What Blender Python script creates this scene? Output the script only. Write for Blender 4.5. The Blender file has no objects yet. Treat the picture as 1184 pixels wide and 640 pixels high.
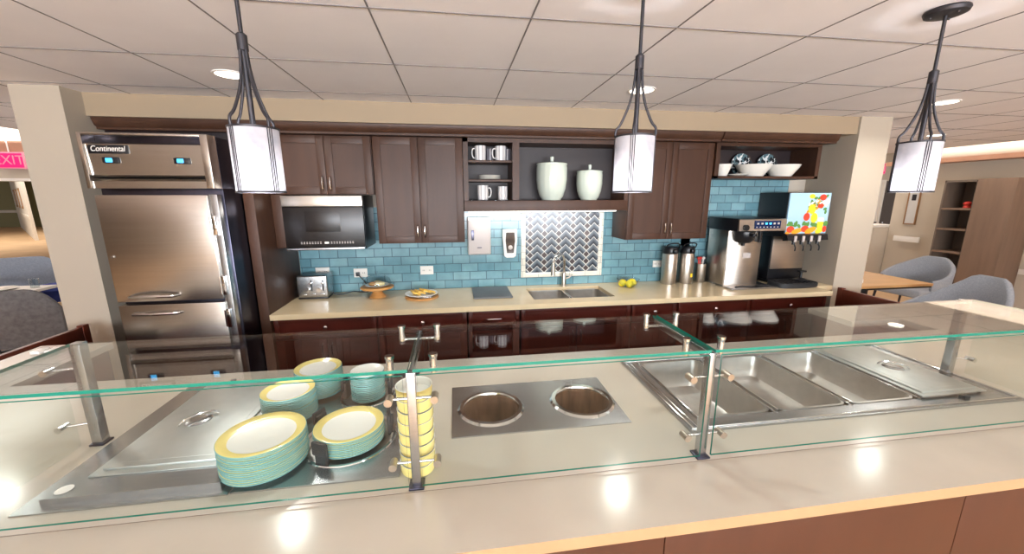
import bpy, bmesh, math, random
from mathutils import Vector, Matrix
random.seed(4)
SC = bpy.context.scene
COL = SC.collection
PI = math.pi
EYE = 1.75

# ------------------------------------------------------------------ materials
def lin(c):
    return tuple((v/12.92 if v <= .04045 else ((v+.055)/1.055)**2.4) for v in (x/255 for x in c)) + (1.,)

def nodes(name):
    m = bpy.data.materials.new(name); m.use_nodes = True
    nt = m.node_tree
    return m, nt, nt.nodes['Principled BSDF'], nt.nodes, nt.links

def mat(name, c, rough=.5, metal=0., var=0., scale=(6, 6, 6), bump=0., bscale=60, spec=.5, emit=None, estr=0., coat=0., aniso=0.):
    m, nt, b, N, L = nodes(name)
    col = lin(c)
    b.inputs['Base Color'].default_value = col
    b.inputs['Roughness'].default_value = rough
    b.inputs['Metallic'].default_value = metal
    b.inputs['Specular IOR Level'].default_value = spec
    b.inputs['Coat Weight'].default_value = coat
    if aniso: b.inputs['Anisotropic'].default_value = aniso
    if emit:
        b.inputs['Emission Color'].default_value = lin(emit); b.inputs['Emission Strength'].default_value = estr
    tc = N.new('ShaderNodeTexCoord')
    if var:
        mp = N.new('ShaderNodeMapping'); mp.inputs['Scale'].default_value = scale
        nz = N.new('ShaderNodeTexNoise'); nz.inputs['Scale'].default_value = 1.; nz.inputs['Detail'].default_value = 6
        L.new(tc.outputs['Object'], mp.inputs[0]); L.new(mp.outputs[0], nz.inputs['Vector'])
        r = N.new('ShaderNodeValToRGB')
        r.color_ramp.elements[0].position = .3; r.color_ramp.elements[1].position = .7
        r.color_ramp.elements[0].color = tuple(min(1, v*(1-var)) for v in col[:3])+(1,)
        r.color_ramp.elements[1].color = tuple(min(1, v*(1+var)) for v in col[:3])+(1,)
        L.new(nz.outputs['Fac'], r.inputs[0]); L.new(r.outputs[0], b.inputs['Base Color'])
    if bump:
        nb = N.new('ShaderNodeTexNoise'); nb.inputs['Scale'].default_value = bscale; nb.inputs['Detail'].default_value = 4
        L.new(tc.outputs['Object'], nb.inputs['Vector'])
        bp = N.new('ShaderNodeBump'); bp.inputs['Strength'].default_value = bump; bp.inputs['Distance'].default_value = .01
        L.new(nb.outputs['Fac'], bp.inputs['Height']); L.new(bp.outputs[0], b.inputs['Normal'])
    return m

def glass_mat(name, tint=(250, 253, 252), refl=1.):
    # thin clear sheet: straight-through transmission plus Fresnel reflection (Schlick)
    m = bpy.data.materials.new(name); m.use_nodes = True
    nt = m.node_tree; N = nt.nodes; L = nt.links; N.clear()
    out = N.new('ShaderNodeOutputMaterial'); g = N.new('ShaderNodeNewGeometry')
    d = N.new('ShaderNodeVectorMath'); d.operation = 'DOT_PRODUCT'
    L.new(g.outputs['Incoming'], d.inputs[0]); L.new(g.outputs['Normal'], d.inputs[1])
    def mth(op, a, b=None):
        n = N.new('ShaderNodeMath'); n.operation = op
        for i, v in enumerate((a, b)):
            if v is None: continue
            if isinstance(v, (int, float)): n.inputs[i].default_value = v
            else: L.new(v, n.inputs[i])
        return n.outputs[0]
    c = mth('ABSOLUTE', d.outputs['Value'])
    f = mth('MINIMUM', mth('ADD', mth('MULTIPLY', mth('POWER', mth('SUBTRACT', 1., c), 5.), .96*refl), .04*refl), 1.)
    tr = N.new('ShaderNodeBsdfTransparent'); tr.inputs[0].default_value = lin(tint)
    gl = N.new('ShaderNodeBsdfGlossy'); gl.inputs['Roughness'].default_value = .015
    mx = N.new('ShaderNodeMixShader')
    L.new(f, mx.inputs[0]); L.new(tr.outputs[0], mx.inputs[1]); L.new(gl.outputs[0], mx.inputs[2]); L.new(mx.outputs[0], out.inputs[0])
    return m

def brick_mat(name, c1, c2, mortar, w, h, rough=.15, msize=.003, axis='xz', off=(0, 0)):
    m, nt, b, N, L = nodes(name)
    tc = N.new('ShaderNodeTexCoord'); s = N.new('ShaderNodeSeparateXYZ'); cb = N.new('ShaderNodeCombineXYZ')
    L.new(tc.outputs['Object'], s.inputs[0])
    for k, ch in enumerate(axis):
        ad = N.new('ShaderNodeMath'); ad.operation = 'ADD'; ad.inputs[1].default_value = off[k]
        L.new(s.outputs['xyz'.index(ch)], ad.inputs[0]); L.new(ad.outputs[0], cb.inputs[k])
    br = N.new('ShaderNodeTexBrick')
    br.inputs['Scale'].default_value = 1; br.inputs['Brick Width'].default_value = w; br.inputs['Row Height'].default_value = h
    br.inputs['Mortar Size'].default_value = msize; br.inputs['Mortar Smooth'].default_value = .2
    br.inputs['Color1'].default_value = lin(c1); br.inputs['Color2'].default_value = lin(c2); br.inputs['Mortar'].default_value = lin(mortar)
    L.new(cb.outputs[0], br.inputs['Vector'])
    nz = N.new('ShaderNodeTexNoise'); nz.inputs['Scale'].default_value = 9; nz.inputs['Detail'].default_value = 3
    L.new(tc.outputs['Object'], nz.inputs['Vector'])
    mxr = N.new('ShaderNodeMix'); mxr.data_type = 'RGBA'; mxr.blend_type = 'OVERLAY'; mxr.inputs[0].default_value = .3
    L.new(br.outputs['Color'], mxr.inputs[6]); L.new(nz.outputs['Fac'], mxr.inputs[7])
    hs = N.new('ShaderNodeHueSaturation'); hs.inputs['Saturation'].default_value = .92
    L.new(mxr.outputs[2], hs.inputs['Color'])
    L.new(hs.outputs[0], b.inputs['Base Color'])
    b.inputs['Roughness'].default_value = rough
    bp = N.new('ShaderNodeBump'); bp.invert = True; bp.inputs['Strength'].default_value = .5; bp.inputs['Distance'].default_value = .003
    L.new(br.outputs['Fac'], bp.inputs['Height']); L.new(bp.outputs[0], b.inputs['Normal'])
    return m

def chevron_mat(name, x0, z0, w, s):
    """columns of stacked pale-edged chevrons with dark diamonds between the columns"""
    m, nt, b, N, L = nodes(name)
    tc = N.new('ShaderNodeTexCoord'); sp = N.new('ShaderNodeSeparateXYZ'); L.new(tc.outputs['Object'], sp.inputs[0])
    def mt(op, a, b_=None):
        n = N.new('ShaderNodeMath'); n.operation = op
        for i, v in enumerate((a, b_)):
            if v is None: continue
            if isinstance(v, (int, float)): n.inputs[i].default_value = v
            else: L.new(v, n.inputs[i])
        return n.outputs[0]
    u = mt('FRACT', mt('DIVIDE', mt('SUBTRACT', sp.outputs[0], x0), w))
    au = mt('ABSOLUTE', mt('SUBTRACT', mt('MULTIPLY', u, 2.), 1.))        # 0 centre of a column .. 1 border
    v = mt('DIVIDE', mt('SUBTRACT', sp.outputs[2], z0), s)
    t = mt('FRACT', mt('ADD', v, au))                                      # 1 just under the edge of a chevron, 0 above the next one
    e = mt('MULTIPLY', mt('ABSOLUTE', mt('SUBTRACT', mt('FRACT', v), .5)), 2.)   # border diamond
    dia = mt('ADD', mt('MULTIPLY', mt('SUBTRACT', 1., au), 2.0), e)
    isd = mt('LESS_THAN', dia, .86); ise = mt('LESS_THAN', dia, 1.06)
    r = N.new('ShaderNodeValToRGB'); cr = r.color_ramp
    cr.elements[0].position = 0; cr.elements[0].color = lin((40, 44, 52))
    cr.elements[1].position = 1; cr.elements[1].color = lin((214, 214, 208))
    for p, c in ((.25, (52, 58, 68)), (.55, (88, 98, 108)), (.89, (116, 126, 134)), (.91, (206, 206, 200))):
        q = cr.elements.new(p); q.color = lin(c)
    L.new(t, r.inputs[0])
    def mix(f, a, c):
        n = N.new('ShaderNodeMix'); n.data_type = 'RGBA'; L.new(f, n.inputs[0]); L.new(a, n.inputs[6]); n.inputs[7].default_value = lin(c)
        return n.outputs[2]
    c1 = mix(ise, r.outputs[0], (206, 206, 200))
    c2 = mix(isd, c1, (76, 66, 66))
    L.new(c2, b.inputs['Base Color']); b.inputs['Roughness'].default_value = .2
    return m

def plank_mat(name, c1, c2):
    return brick_mat(name, c1, c2, tuple(int(v*.6) for v in c1), 1.2, .15, rough=.4, msize=.002, axis='xy')

def stripe_mat(name, c1, c2, scale, axis=2, rough=.3, metal=0.):
    m, nt, b, N, L = nodes(name)
    tc = N.new('ShaderNodeTexCoord'); sp = N.new('ShaderNodeSeparateXYZ'); L.new(tc.outputs['Object'], sp.inputs[0])
    a = N.new('ShaderNodeMath'); a.operation = 'ARCTAN2'; L.new(sp.outputs[1], a.inputs[0]); L.new(sp.outputs[0], a.inputs[1])
    k = N.new('ShaderNodeMath'); k.operation = 'MULTIPLY'; k.inputs[1].default_value = scale; L.new(a.outputs[0], k.inputs[0])
    s = N.new('ShaderNodeMath'); s.operation = 'SINE'; L.new(k.outputs[0], s.inputs[0])
    g = N.new('ShaderNodeMath'); g.operation = 'GREATER_THAN'; g.inputs[1].default_value = .3; L.new(s.outputs[0], g.inputs[0])
    mx = N.new('ShaderNodeMix'); mx.data_type = 'RGBA'; L.new(g.outputs[0], mx.inputs[0])
    mx.inputs[6].default_value = lin(c1); mx.inputs[7].default_value = lin(c2)
    L.new(mx.outputs[2], b.inputs['Base Color']); b.inputs['Roughness'].default_value = rough; b.inputs['Metallic'].default_value = metal
    return m

def blot_mat(name, base, blots, scale, thr, rough=.2):
    """white china with painted blots"""
    m, nt, b, N, L = nodes(name)
    tc = N.new('ShaderNodeTexCoord'); vo = N.new('ShaderNodeTexVoronoi'); vo.inputs['Scale'].default_value = scale
    L.new(tc.outputs['Object'], vo.inputs['Vector'])
    lt = N.new('ShaderNodeMath'); lt.operation = 'LESS_THAN'; lt.inputs[1].default_value = thr; L.new(vo.outputs['Distance'], lt.inputs[0])
    mx = N.new('ShaderNodeMix'); mx.data_type = 'RGBA'; L.new(lt.outputs[0], mx.inputs[0])
    mx.inputs[6].default_value = lin(base)
    r = N.new('ShaderNodeValToRGB'); r.color_ramp.interpolation = 'CONSTANT'
    r.color_ramp.elements[0].color = lin(blots[0]); r.color_ramp.elements[1].color = lin(blots[1]); r.color_ramp.elements[1].position = .5
    sp = N.new('ShaderNodeSeparateColor'); L.new(vo.outputs['Color'], sp.inputs[0]); L.new(sp.outputs[0], r.inputs[0])
    L.new(r.outputs[0], mx.inputs[7]); L.new(mx.outputs[2], b.inputs['Base Color']); b.inputs['Roughness'].default_value = rough
    return m

M = {}
M['upper_wood'] = mat('upper_wood', (70, 46, 34), .42, var=.16, scale=(14, 14, 1.6), spec=.3)
M['base_wood'] = mat('base_wood', (80, 30, 20), .34, var=.22, scale=(2, 14, 14))
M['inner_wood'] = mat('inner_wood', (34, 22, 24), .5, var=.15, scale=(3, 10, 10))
M['panel_wood'] = mat('panel_wood', (70, 36, 20), .42, var=.10, scale=(14, 14, 1.5))
M['gate_wood'] = mat('gate_wood', (92, 40, 26), .35, var=.2, scale=(12, 2, 12))
M['quartz'] = mat('quartz', (186, 177, 163), .17, var=.05, scale=(4, 4, 4), spec=.5)
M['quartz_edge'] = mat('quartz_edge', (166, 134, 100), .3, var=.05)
M['quartz_back'] = mat('quartz_back', (214, 194, 158), .2, var=.05, scale=(5, 5, 5))
M['seam'] = mat('seam', (120, 106, 96), .6)
M['paint_soffit_shaded'] = mat('paint_soffit_shaded', (156, 138, 114), .7, bump=.03, bscale=120)  # darker tan than the columns: the soffit's weaker light is painted in
M['paint'] = mat('paint', (176, 165, 149), .7, bump=.03, bscale=120)
M['paint_grey'] = mat('paint_grey', (180, 170, 156), .7, bump=.03, bscale=120)
M['cream'] = mat('cream', (200, 188, 170), .7)
M['white_trim'] = mat('white_trim', (236, 232, 224), .5)
M['tan_rail'] = mat('tan_rail', (176, 130, 104), .5, var=.1)
M['olive'] = mat('olive', (150, 148, 112), .7)
M['ceil'] = mat('ceil', (238, 235, 238), .85, var=.025, scale=(3, 3, 3), bump=.06, bscale=220)
M['ceil_grid'] = mat('ceil_grid', (118, 114, 116), .7)
M['steel'] = mat('steel', (182, 184, 186), .27, 1., var=.06, scale=(2, 60, 60))
M['lid_steel'] = mat('lid_steel', (192, 196, 194), .45, 1., var=.05, scale=(20, 20, 20))
M['steel_v'] = mat('steel_v', (198, 190, 180), .33, 1., var=.05, scale=(1.5, 60, 80))
M['fridge_steel'] = mat('fridge_steel', (206, 200, 192), .24, 1., var=.05, scale=(1.5, 60, 80))
M['steel_dark'] = mat('steel_dark', (78, 78, 92), .28, 1., var=.06, scale=(30, 30, 2))
M['pan_steel'] = mat('pan_steel', (188, 186, 182), .34, 1., var=.08, scale=(20, 20, 20))
M['chrome'] = mat('chrome', (222, 222, 222), .12, 1.)
M['black'] = mat('black', (20, 20, 24), .35)
M['black_gloss'] = mat('black_gloss', (20, 14, 12), .3)
M['black_rubber'] = mat('black_rubber', (30, 32, 36), .55)
M['iron'] = mat('iron', (58, 56, 60), .45, .6)
M['white_plastic'] = mat('white_plastic', (236, 232, 226), .4)
M['grey_plastic'] = mat('grey_plastic', (190, 182, 178), .45)
M['china'] = mat('china', (236, 234, 226), .15, coat=.3)
M['china_yellow'] = mat('china_yellow', (228, 208, 128), .2, coat=.3)
M['china_teal'] = mat('china_teal', (122, 170, 167), .22, coat=.3)
M['china_line'] = mat('china_line', (96, 104, 108), .3)
M['jar'] = mat('jar', (206, 216, 204), .18, coat=.4)
M['mug'] = stripe_mat('mug', (236, 234, 232), (188, 184, 186), 9)
M['mug_grey'] = stripe_mat('mug_grey', (120, 116, 122), (70, 68, 76), 9)
M['glass'] = glass_mat('glass', refl=1.35)
M['glass_front'] = glass_mat('glass_front', refl=.6)
M['glass_clear'] = glass_mat('glass_clear', (242, 246, 248), 1.3)
M['glass_edge'] = mat('glass_edge', (22, 118, 100), .12, spec=.8)
M['tile'] = brick_mat('tile', (92, 142, 156), (120, 166, 177), (74, 104, 118), .152, .0765, msize=.0035, off=(.03, -.92+.0765*20))
M['mural'] = chevron_mat('mural', .645, 1.045, .1365, .0668)
M['mural_edge'] = brick_mat('mural_edge', (232, 228, 214), (222, 220, 208), (170, 168, 160), .152, .06, msize=.002)
M['fabric'] = mat('fabric', (150, 154, 160), .95, var=.12, scale=(90, 90, 90), bump=.3, bscale=300)
M['fabric_dark'] = mat('fabric_dark', (98, 94, 94), .95, var=.22, scale=(30, 30, 30), bump=.3, bscale=300)
M['fabric_blue'] = mat('fabric_blue', (128, 136, 150), .95, var=.12, scale=(60, 60, 60))
M['navy'] = mat('navy', (30, 52, 130), .8)
M['oak'] = mat('oak', (206, 160, 104), .4, var=.12, scale=(2, 22, 22))
M['board'] = mat('board', (190, 138, 78), .5, var=.15, scale=(3, 30, 30))
M['book_wood'] = mat('book_wood', (128, 104, 86), .55, var=.1, scale=(12, 12, 1.5))
M['book_dark'] = mat('book_dark', (112, 98, 86), .6)
M['door_dark'] = mat('door_dark', (78, 66, 58), .6)
M['carpet'] = mat('carpet', (200, 168, 130), .9, var=.12, scale=(1.5, 1.5, 1.5))
M['kitchen_floor'] = plank_mat('kitchen_floor', (70, 46, 38), (82, 54, 44))
M['lemon'] = mat('lemon', (238, 214, 40), .4, bump=.25, bscale=160)
M['orange'] = mat('orange', (240, 150, 40), .4)
M['waffle'] = mat('waffle', (226, 186, 90), .6, var=.3, scale=(60, 60, 60))
M['cake'] = mat('cake', (232, 214, 160), .7, var=.2, scale=(40, 40, 40))
M['red'] = mat('red', (214, 60, 50), .5)
M['green'] = mat('green', (70, 130, 60), .6)
M['sky_print'] = mat('sky_print', (170, 206, 228), .35)
M['print_yellow'] = mat('print_yellow', (250, 214, 50), .35)
M['print_orange'] = mat('print_orange', (248, 160, 40), .35)
M['print_red'] = mat('print_red', (222, 70, 46), .35)
M['print_green'] = mat('print_green', (88, 140, 70), .35)
M['print_white'] = mat('print_white', (246, 246, 240), .35)
M['exit_red'] = mat('exit_red', (236, 30, 110), .4, emit=(240, 40, 120), estr=.5)
M['exit_case'] = mat('exit_case', (240, 160, 180), .5)
M['blue_led'] = mat('blue_led', (60, 170, 240), .3, emit=(70, 190, 255), estr=2.2)
M['led_screen'] = mat('led_screen', (24, 40, 78), .2)
M['lamp_disc'] = mat('lamp_disc', (255, 250, 240), .5, emit=(255, 246, 230), estr=6.)
M['bulb'] = mat('bulb', (255, 250, 245), .5, emit=(250, 250, 255), estr=5.)
M['strip_light'] = mat('strip_light', (255, 250, 240), .5, emit=(255, 250, 242), estr=3.)
M['rust'] = mat('rust', (106, 78, 58), .6, .3, var=.4, scale=(30, 30, 6), bump=.2, bscale=40)
M['dark_pattern'] = blot_mat('dark_pattern', (226, 230, 230), ((30, 40, 46), (86, 112, 120)), 34., .62)
M['soap_window'] = mat('soap_window', (66, 54, 48), .1)
M['frame_wood'] = mat('frame_wood', (150, 112, 76), .5)
M['paper'] = mat('paper', (206, 204, 200), .7)
M['tarnish'] = mat('tarnish', (186, 172, 158), .3, .9)

# shade of the pendants: cream mica that lets lamp light through
def shade_mat():
    m = bpy.data.materials.new('mica'); m.use_nodes = True
    nt = m.node_tree; N = nt.nodes; L = nt.links; N.clear()
    out = N.new('ShaderNodeOutputMaterial')
    tc = N.new('ShaderNodeTexCoord'); nz = N.new('ShaderNodeTexNoise'); nz.inputs['Scale'].default_value = 14; nz.inputs['Detail'].default_value = 8
    L.new(tc.outputs['Object'], nz.inputs['Vector'])
    r = N.new('ShaderNodeValToRGB'); r.color_ramp.elements[0].color = lin((176, 176, 184)); r.color_ramp.elements[1].color = lin((206, 204, 208))
    r.color_ramp.elements[0].position = .35; r.color_ramp.elements[1].position = .6
    L.new(nz.outputs['Fac'], r.inputs[0])
    d = N.new('ShaderNodeBsdfDiffuse'); t = N.new('ShaderNodeBsdfTranslucent'); mx = N.new('ShaderNodeMixShader'); mx.inputs[0].default_value = .3
    tr = N.new('ShaderNodeBsdfTransparent'); mx2 = N.new('ShaderNodeMixShader'); mx2.inputs[0].default_value = .06
    L.new(r.outputs[0], d.inputs[0]); L.new(r.outputs[0], t.inputs[0]); L.new(d.outputs[0], mx.inputs[1]); L.new(t.outputs[0], mx.inputs[2])
    L.new(mx.outputs[0], mx2.inputs[1]); L.new(tr.outputs[0], mx2.inputs[2]); L.new(mx2.outputs[0], out.inputs[0])
    return m
M['mica'] = shade_mat()

# ------------------------------------------------------------------ geometry
class MB:
    def __init__(self): self.bm = bmesh.new()
    def _faces(self, fs, mi):
        for f in fs: f.material_index = mi
    def box(self, x0, x1, y0, y1, z0, z1, bev=0., mi=0, seg=2, M4=None):
        bm = self.bm
        v = [bm.verts.new((x, y, z)) for z in (z0, z1) for y in (y0, y1) for x in (x0, x1)]
        idx = ((0, 2, 3, 1), (4, 5, 7, 6), (0, 1, 5, 4), (2, 6, 7, 3), (0, 4, 6, 2), (1, 3, 7, 5))
        fs = [bm.faces.new([v[i] for i in q]) for q in idx]
        self._faces(fs, mi)
        allv = v
        if bev:
            es = list({e for f in fs for e in f.edges})
            r = bmesh.ops.bevel(bm, geom=es, offset=bev, segments=seg, affect='EDGES', profile=.6)
            self._faces(r['faces'], mi)
            allv = list({w for f in r['faces'] for w in f.verts} | {w for w in v if w.is_valid})
        if M4 is not None: bmesh.ops.transform(bm, matrix=M4, verts=allv)
        return self
    def prism(self, poly, axis, a0, a1, mi=0, bev=0.):
        """extrude a 2D outline (counter-clockwise or not) along an axis: 'z' (x,y), 'y' (x,z), 'x' (y,z)"""
        bm = self.bm
        def P(p, a):
            return {'z': (p[0], p[1], a), 'y': (p[0], a, p[1]), 'x': (a, p[0], p[1])}[axis]
        A = [bm.verts.new(P(p, a0)) for p in poly]; B = [bm.verts.new(P(p, a1)) for p in poly]
        n = len(poly)
        fs = [bm.faces.new(A), bm.faces.new(B)] + [bm.faces.new((A[i], A[(i+1) % n], B[(i+1) % n], B[i])) for i in range(n)]
        self._faces(fs, mi)
        bmesh.ops.recalc_face_normals(bm, faces=fs)
        if bev:
            es = [e for e in set(fs[0].edges) | set(fs[1].edges)]
            r = bmesh.ops.bevel(bm, geom=es, offset=bev, segments=2, affect='EDGES'); self._faces(r['faces'], mi)
        return self
    def lathe(self, prof, c=(0, 0, 0), seg=40, mis=None, cap0=True, cap1=True, mi=0, M4=None):
        bm = self.bm; rings = []; nv = []
        for r, z in prof:
            if r < 1e-6: rings.append([bm.verts.new((c[0], c[1], c[2]+z))])
            else: rings.append([bm.verts.new((c[0]+r*math.cos(2*PI*i/seg), c[1]+r*math.sin(2*PI*i/seg), c[2]+z)) for i in range(seg)])
            nv += rings[-1]
        fs = []
        for k in range(len(rings)-1):
            A, B = rings[k], rings[k+1]; m_ = mis[k] if mis else mi
            if len(A) == 1 and len(B) == 1: continue
            for i in range(seg):
                j = (i+1) % seg
                if len(A) == 1: f = bm.faces.new((A[0], B[j], B[i]))
                elif len(B) == 1: f = bm.faces.new((A[i], A[j], B[0]))
                else: f = bm.faces.new((A[i], A[j], B[j], B[i]))
                f.material_index = m_; fs.append(f)
        if cap0 and len(rings[0]) > 1:
            f = bm.faces.new(rings[0][::-1]); f.material_index = mis[0] if mis else mi; fs.append(f)
        if cap1 and len(rings[-1]) > 1:
            f = bm.faces.new(rings[-1]); f.material_index = mis[-1] if mis else mi; fs.append(f)
        bmesh.ops.recalc_face_normals(bm, faces=fs)
        if M4 is not None: bmesh.ops.transform(bm, matrix=M4, verts=nv)
        return self
    def cyl(self, p0, p1, r0, r1=None, seg=20, mi=0):
        r1 = r0 if r1 is None else r1
        p0, p1 = Vector(p0), Vector(p1); d = p1-p0
        q = Vector((0, 0, 1)).rotation_difference(d.normalized()).to_matrix().to_4x4()
        return self.lathe([(r0, 0), (r1, d.length)], seg=seg, mi=mi, M4=Matrix.Translation(p0) @ q)
    def tube(self, pts, r, seg=10, mi=0, flat=1., closed=False, samples=0):
        P = [Vector(p) for p in pts]
        if samples:
            Q = []; n = len(P)
            for i in range(n-1):
                a, b, c, d = P[max(i-1, 0)], P[i], P[i+1], P[min(i+2, n-1)]
                for k in range(samples):
                    t = k/samples
                    Q.append(.5*((2*b)+(c-a)*t+(2*a-5*b+4*c-d)*t*t+(3*b-a-3*c+d)*t**3))
            Q.append(P[-1]); P = Q
        bm = self.bm; rings = []; up = None; n = len(P)
        for i, p in enumerate(P):
            t = (P[min(i+1, n-1)]-P[max(i-1, 0)]).normalized()
            if up is None:
                up = Vector((0, 0, 1)) if abs(t.z) < .9 else Vector((1, 0, 0))
            s = t.cross(up).normalized(); up = s.cross(t).normalized()
            rr = r[i] if isinstance(r, (list, tuple)) else r
            rings.append([bm.verts.new(p+(s*math.cos(2*PI*k/seg)+up*math.sin(2*PI*k/seg)*flat)*rr) for k in range(seg)])
        fs = []
        for k in range(n-1):
            for i in range(seg):
                j = (i+1) % seg
                fs.append(bm.faces.new((rings[k][i], rings[k][j], rings[k+1][j], rings[k+1][i])))
        fs += [bm.faces.new(rings[0][::-1]), bm.faces.new(rings[-1])]
        self._faces(fs, mi); bmesh.ops.recalc_face_normals(bm, faces=fs)
        return self
    def ball(self, c, r, sx=1, sy=1, sz=1, mi=0, seg=24):
        q = bmesh.ops.create_uvsphere(self.bm, u_segments=seg, v_segments=seg//2, radius=r, matrix=Matrix.Translation(c) @ Matrix.Diagonal((sx, sy, sz, 1)))
        for f in {f for v in q['verts'] for f in v.link_faces}: f.material_index = mi
        return self
    def quad(self, a, b, c, d, mi=0):
        f = self.bm.faces.new([self.bm.verts.new(p) for p in (a, b, c, d)]); f.material_index = mi; return self
    def build(self, name, mats, parent=None, label=None, angle=35, smooth=True):
        me = bpy.data.meshes.new(name)
        o = bpy.data.objects.new(name, me)
        org = ORG.get(parent, Vector((0, 0, 0))) if parent else Vector((0, 0, 0))
        if org.length: bmesh.ops.translate(self.bm, verts=self.bm.verts[:], vec=-org)
        self.bm.to_mesh(me); self.bm.free()
        for m in (mats if isinstance(mats, (list, tuple)) else [mats]): me.materials.append(M[m])
        if smooth:
            for p in me.polygons: p.use_smooth = True
            me.set_sharp_from_angle(angle=math.radians(angle))
        COL.objects.link(o)
        if parent:
            o.parent = parent; ORG[o] = org
        else: ORG[o] = org
        if label: o['label'] = label
        return o
ORG = {}

def B(*a, **k): return MB().box(*a, **k)
def thing(name, label, cat, loc=(0, 0, 0), group=None):
    o = bpy.data.objects.new(name, None); COL.objects.link(o); o.location = loc
    o.empty_display_size = .1; o['label'] = label; o['category'] = cat
    if group: o['group'] = group
    ORG[o] = Vector(loc); return o
def tag(o, label, cat, group=None):
    o['label'] = label; o['category'] = cat
    if group: o['group'] = group
    return o
def center_origin(o, loc):
    """move the origin of a one-mesh thing to a base point"""
    loc = Vector(loc); o.data.transform(Matrix.Translation(-loc)); o.location = loc; ORG[o] = loc; return o
def struct(o): o['kind'] = 'structure'; return o
def copy_thing(root, loc, label=None, group=None, rotz=None):
    def rec(o, p):
        c = o.copy(); COL.objects.link(c)
        if p: c.parent = p
        for ch in o.children: rec(ch, c)
        return c
    r = rec(root, None); r.location = loc; ORG[r] = Vector(loc)
    if label: r['label'] = label
    if group: r['group'] = group
    if rotz is not None: r.rotation_euler = (0, 0, rotz)
    return r
def text(body, size, M4, material, parent, name='lettering', ext=.0006, sx=1., shear=0.):
    cu = bpy.data.curves.new(name, 'FONT'); cu.body = body; cu.size = size; cu.extrude = ext; cu.align_x = 'CENTER'; cu.align_y = 'CENTER'; cu.shear = shear
    t = bpy.data.objects.new('tmp', cu); COL.objects.link(t)
    dg = bpy.context.evaluated_depsgraph_get(); me = bpy.data.meshes.new_from_object(t.evaluated_get(dg))
    bpy.data.objects.remove(t)
    me.transform(Matrix.Translation(-ORG.get(parent, Vector((0, 0, 0)))) @ M4 @ Matrix.Diagonal((sx, 1, 1, 1)))
    me.materials.clear(); me.materials.append(M[material]); me.name = name
    o = bpy.data.objects.new(name, me); COL.objects.link(o); o.parent = parent; ORG[o] = ORG[parent]
    return o
FACE_Y = Matrix.Rotation(PI/2, 4, 'X')              # text in the XZ plane, read from -Y

# ------------------------------------------------------------------ the room
H = 2.42
struct(B(-34, 14, -5, 2.95, -.05, 0).box(-34, -2.65, 2.95, 34, -.05, 0).box(3.83, 14, 2.95, 34, -.05, 0).build('floor', 'carpet'))
struct(B(-2.38, 3.8, 1.2, 3.52, 0, .004).build('floor_kitchen', 'kitchen_floor'))
ce = struct(B(-4.3, 7.0, -5, 8.5, H, H+.1).build('ceiling', 'ceil'))
g = MB()
for k in range(-7, 12):
    x = .316+.603*k; g.box(x-.003, x+.003, -5, 3.08 if -2.3 < x < 3.6 else 4.3, H-.002, H)
for k in range(-11, 5):
    y = 1.622+.62*k
    if y < 3.0: g.box(-4.3, 7.0, y-.003, y+.003, H-.0025, H)
    elif y < 4.2:
        g.box(-4.3, -2.7, y-.003, y+.003, H-.0025, H).box(3.9, 7.0, y-.003, y+.003, H-.0025, H)
g.build('grid', 'ceil_grid', ce, smooth=False)
# raised tray beyond the tiled ceiling, lit by coves
struct(B(-40, -4.3, -5, 34, 2.95, 3.05).box(-4.3, 7.0, 8.5, 34, 2.95, 3.05).box(7.0, 14, -5, 34, 2.95, 3.05).build('ceiling_tray', 'ceil'))
struct(B(-4.34, -4.3, -5, 8.5, H, 2.95).box(7.0, 7.04, -5, 8.5, H, 2.95).build('trim_1', 'cream'))
struct(B(-2.5, 3.6, 3.52, 3.62, 0, H).build('wall_back', 'paint_grey'))
struct(B(-2.38, 3.83, 3.08, 3.52, 2.275, H).build('wall_soffit', 'paint_soffit_shaded'))
struct(B(-2.65, -2.38, 2.93, 3.62, 0, H).build('column_left', 'paint'))
struct(B(3.51, 3.83, 3.06, 3.62, 0, H).build('column_right', 'paint'))
struct(B(-1.335, .60, 3.508, 3.52, .92, 1.66).box(1.39, 2.3, 3.508, 3.52, .92, 1.66).box(.60, 1.39, 3.508, 3.52, .92, 1.0)
       .box(2.2, 3.315, 3.508, 3.52, .92, 1.90).build('wall_backsplash', 'tile', smooth=False))
struct(MB().box(-34, -2.6, -5.1, -5, 0, 3).box(3.9, 14, -5.1, -5, 0, 3).box(-2.6, 3.9, -5.1, -5, 0, .6).box(-2.6, 3.9, -5.1, -5, 2.3, 3).build('wall_rear', 'cream'))

# tile mural behind the sink
mu = thing('tile_mural', 'framed mural of grey chevron tiles on the wall behind the sink faucet', 'tile mural', (.995, 3.508, 1.0))
B(.642, 1.348, 3.500, 3.512, 1.045, 1.62).build('tile_panel', 'mural', mu, smooth=False)
MB().box(.60, .642, 3.496, 3.512, 1.0, 1.62, .003).box(1.348, 1.39, 3.496, 3.512, 1.0, 1.62, .003).box(.642, 1.348, 3.496, 3.512, 1.0, 1.045, .003).build('border', 'mural_edge', mu)

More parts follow.
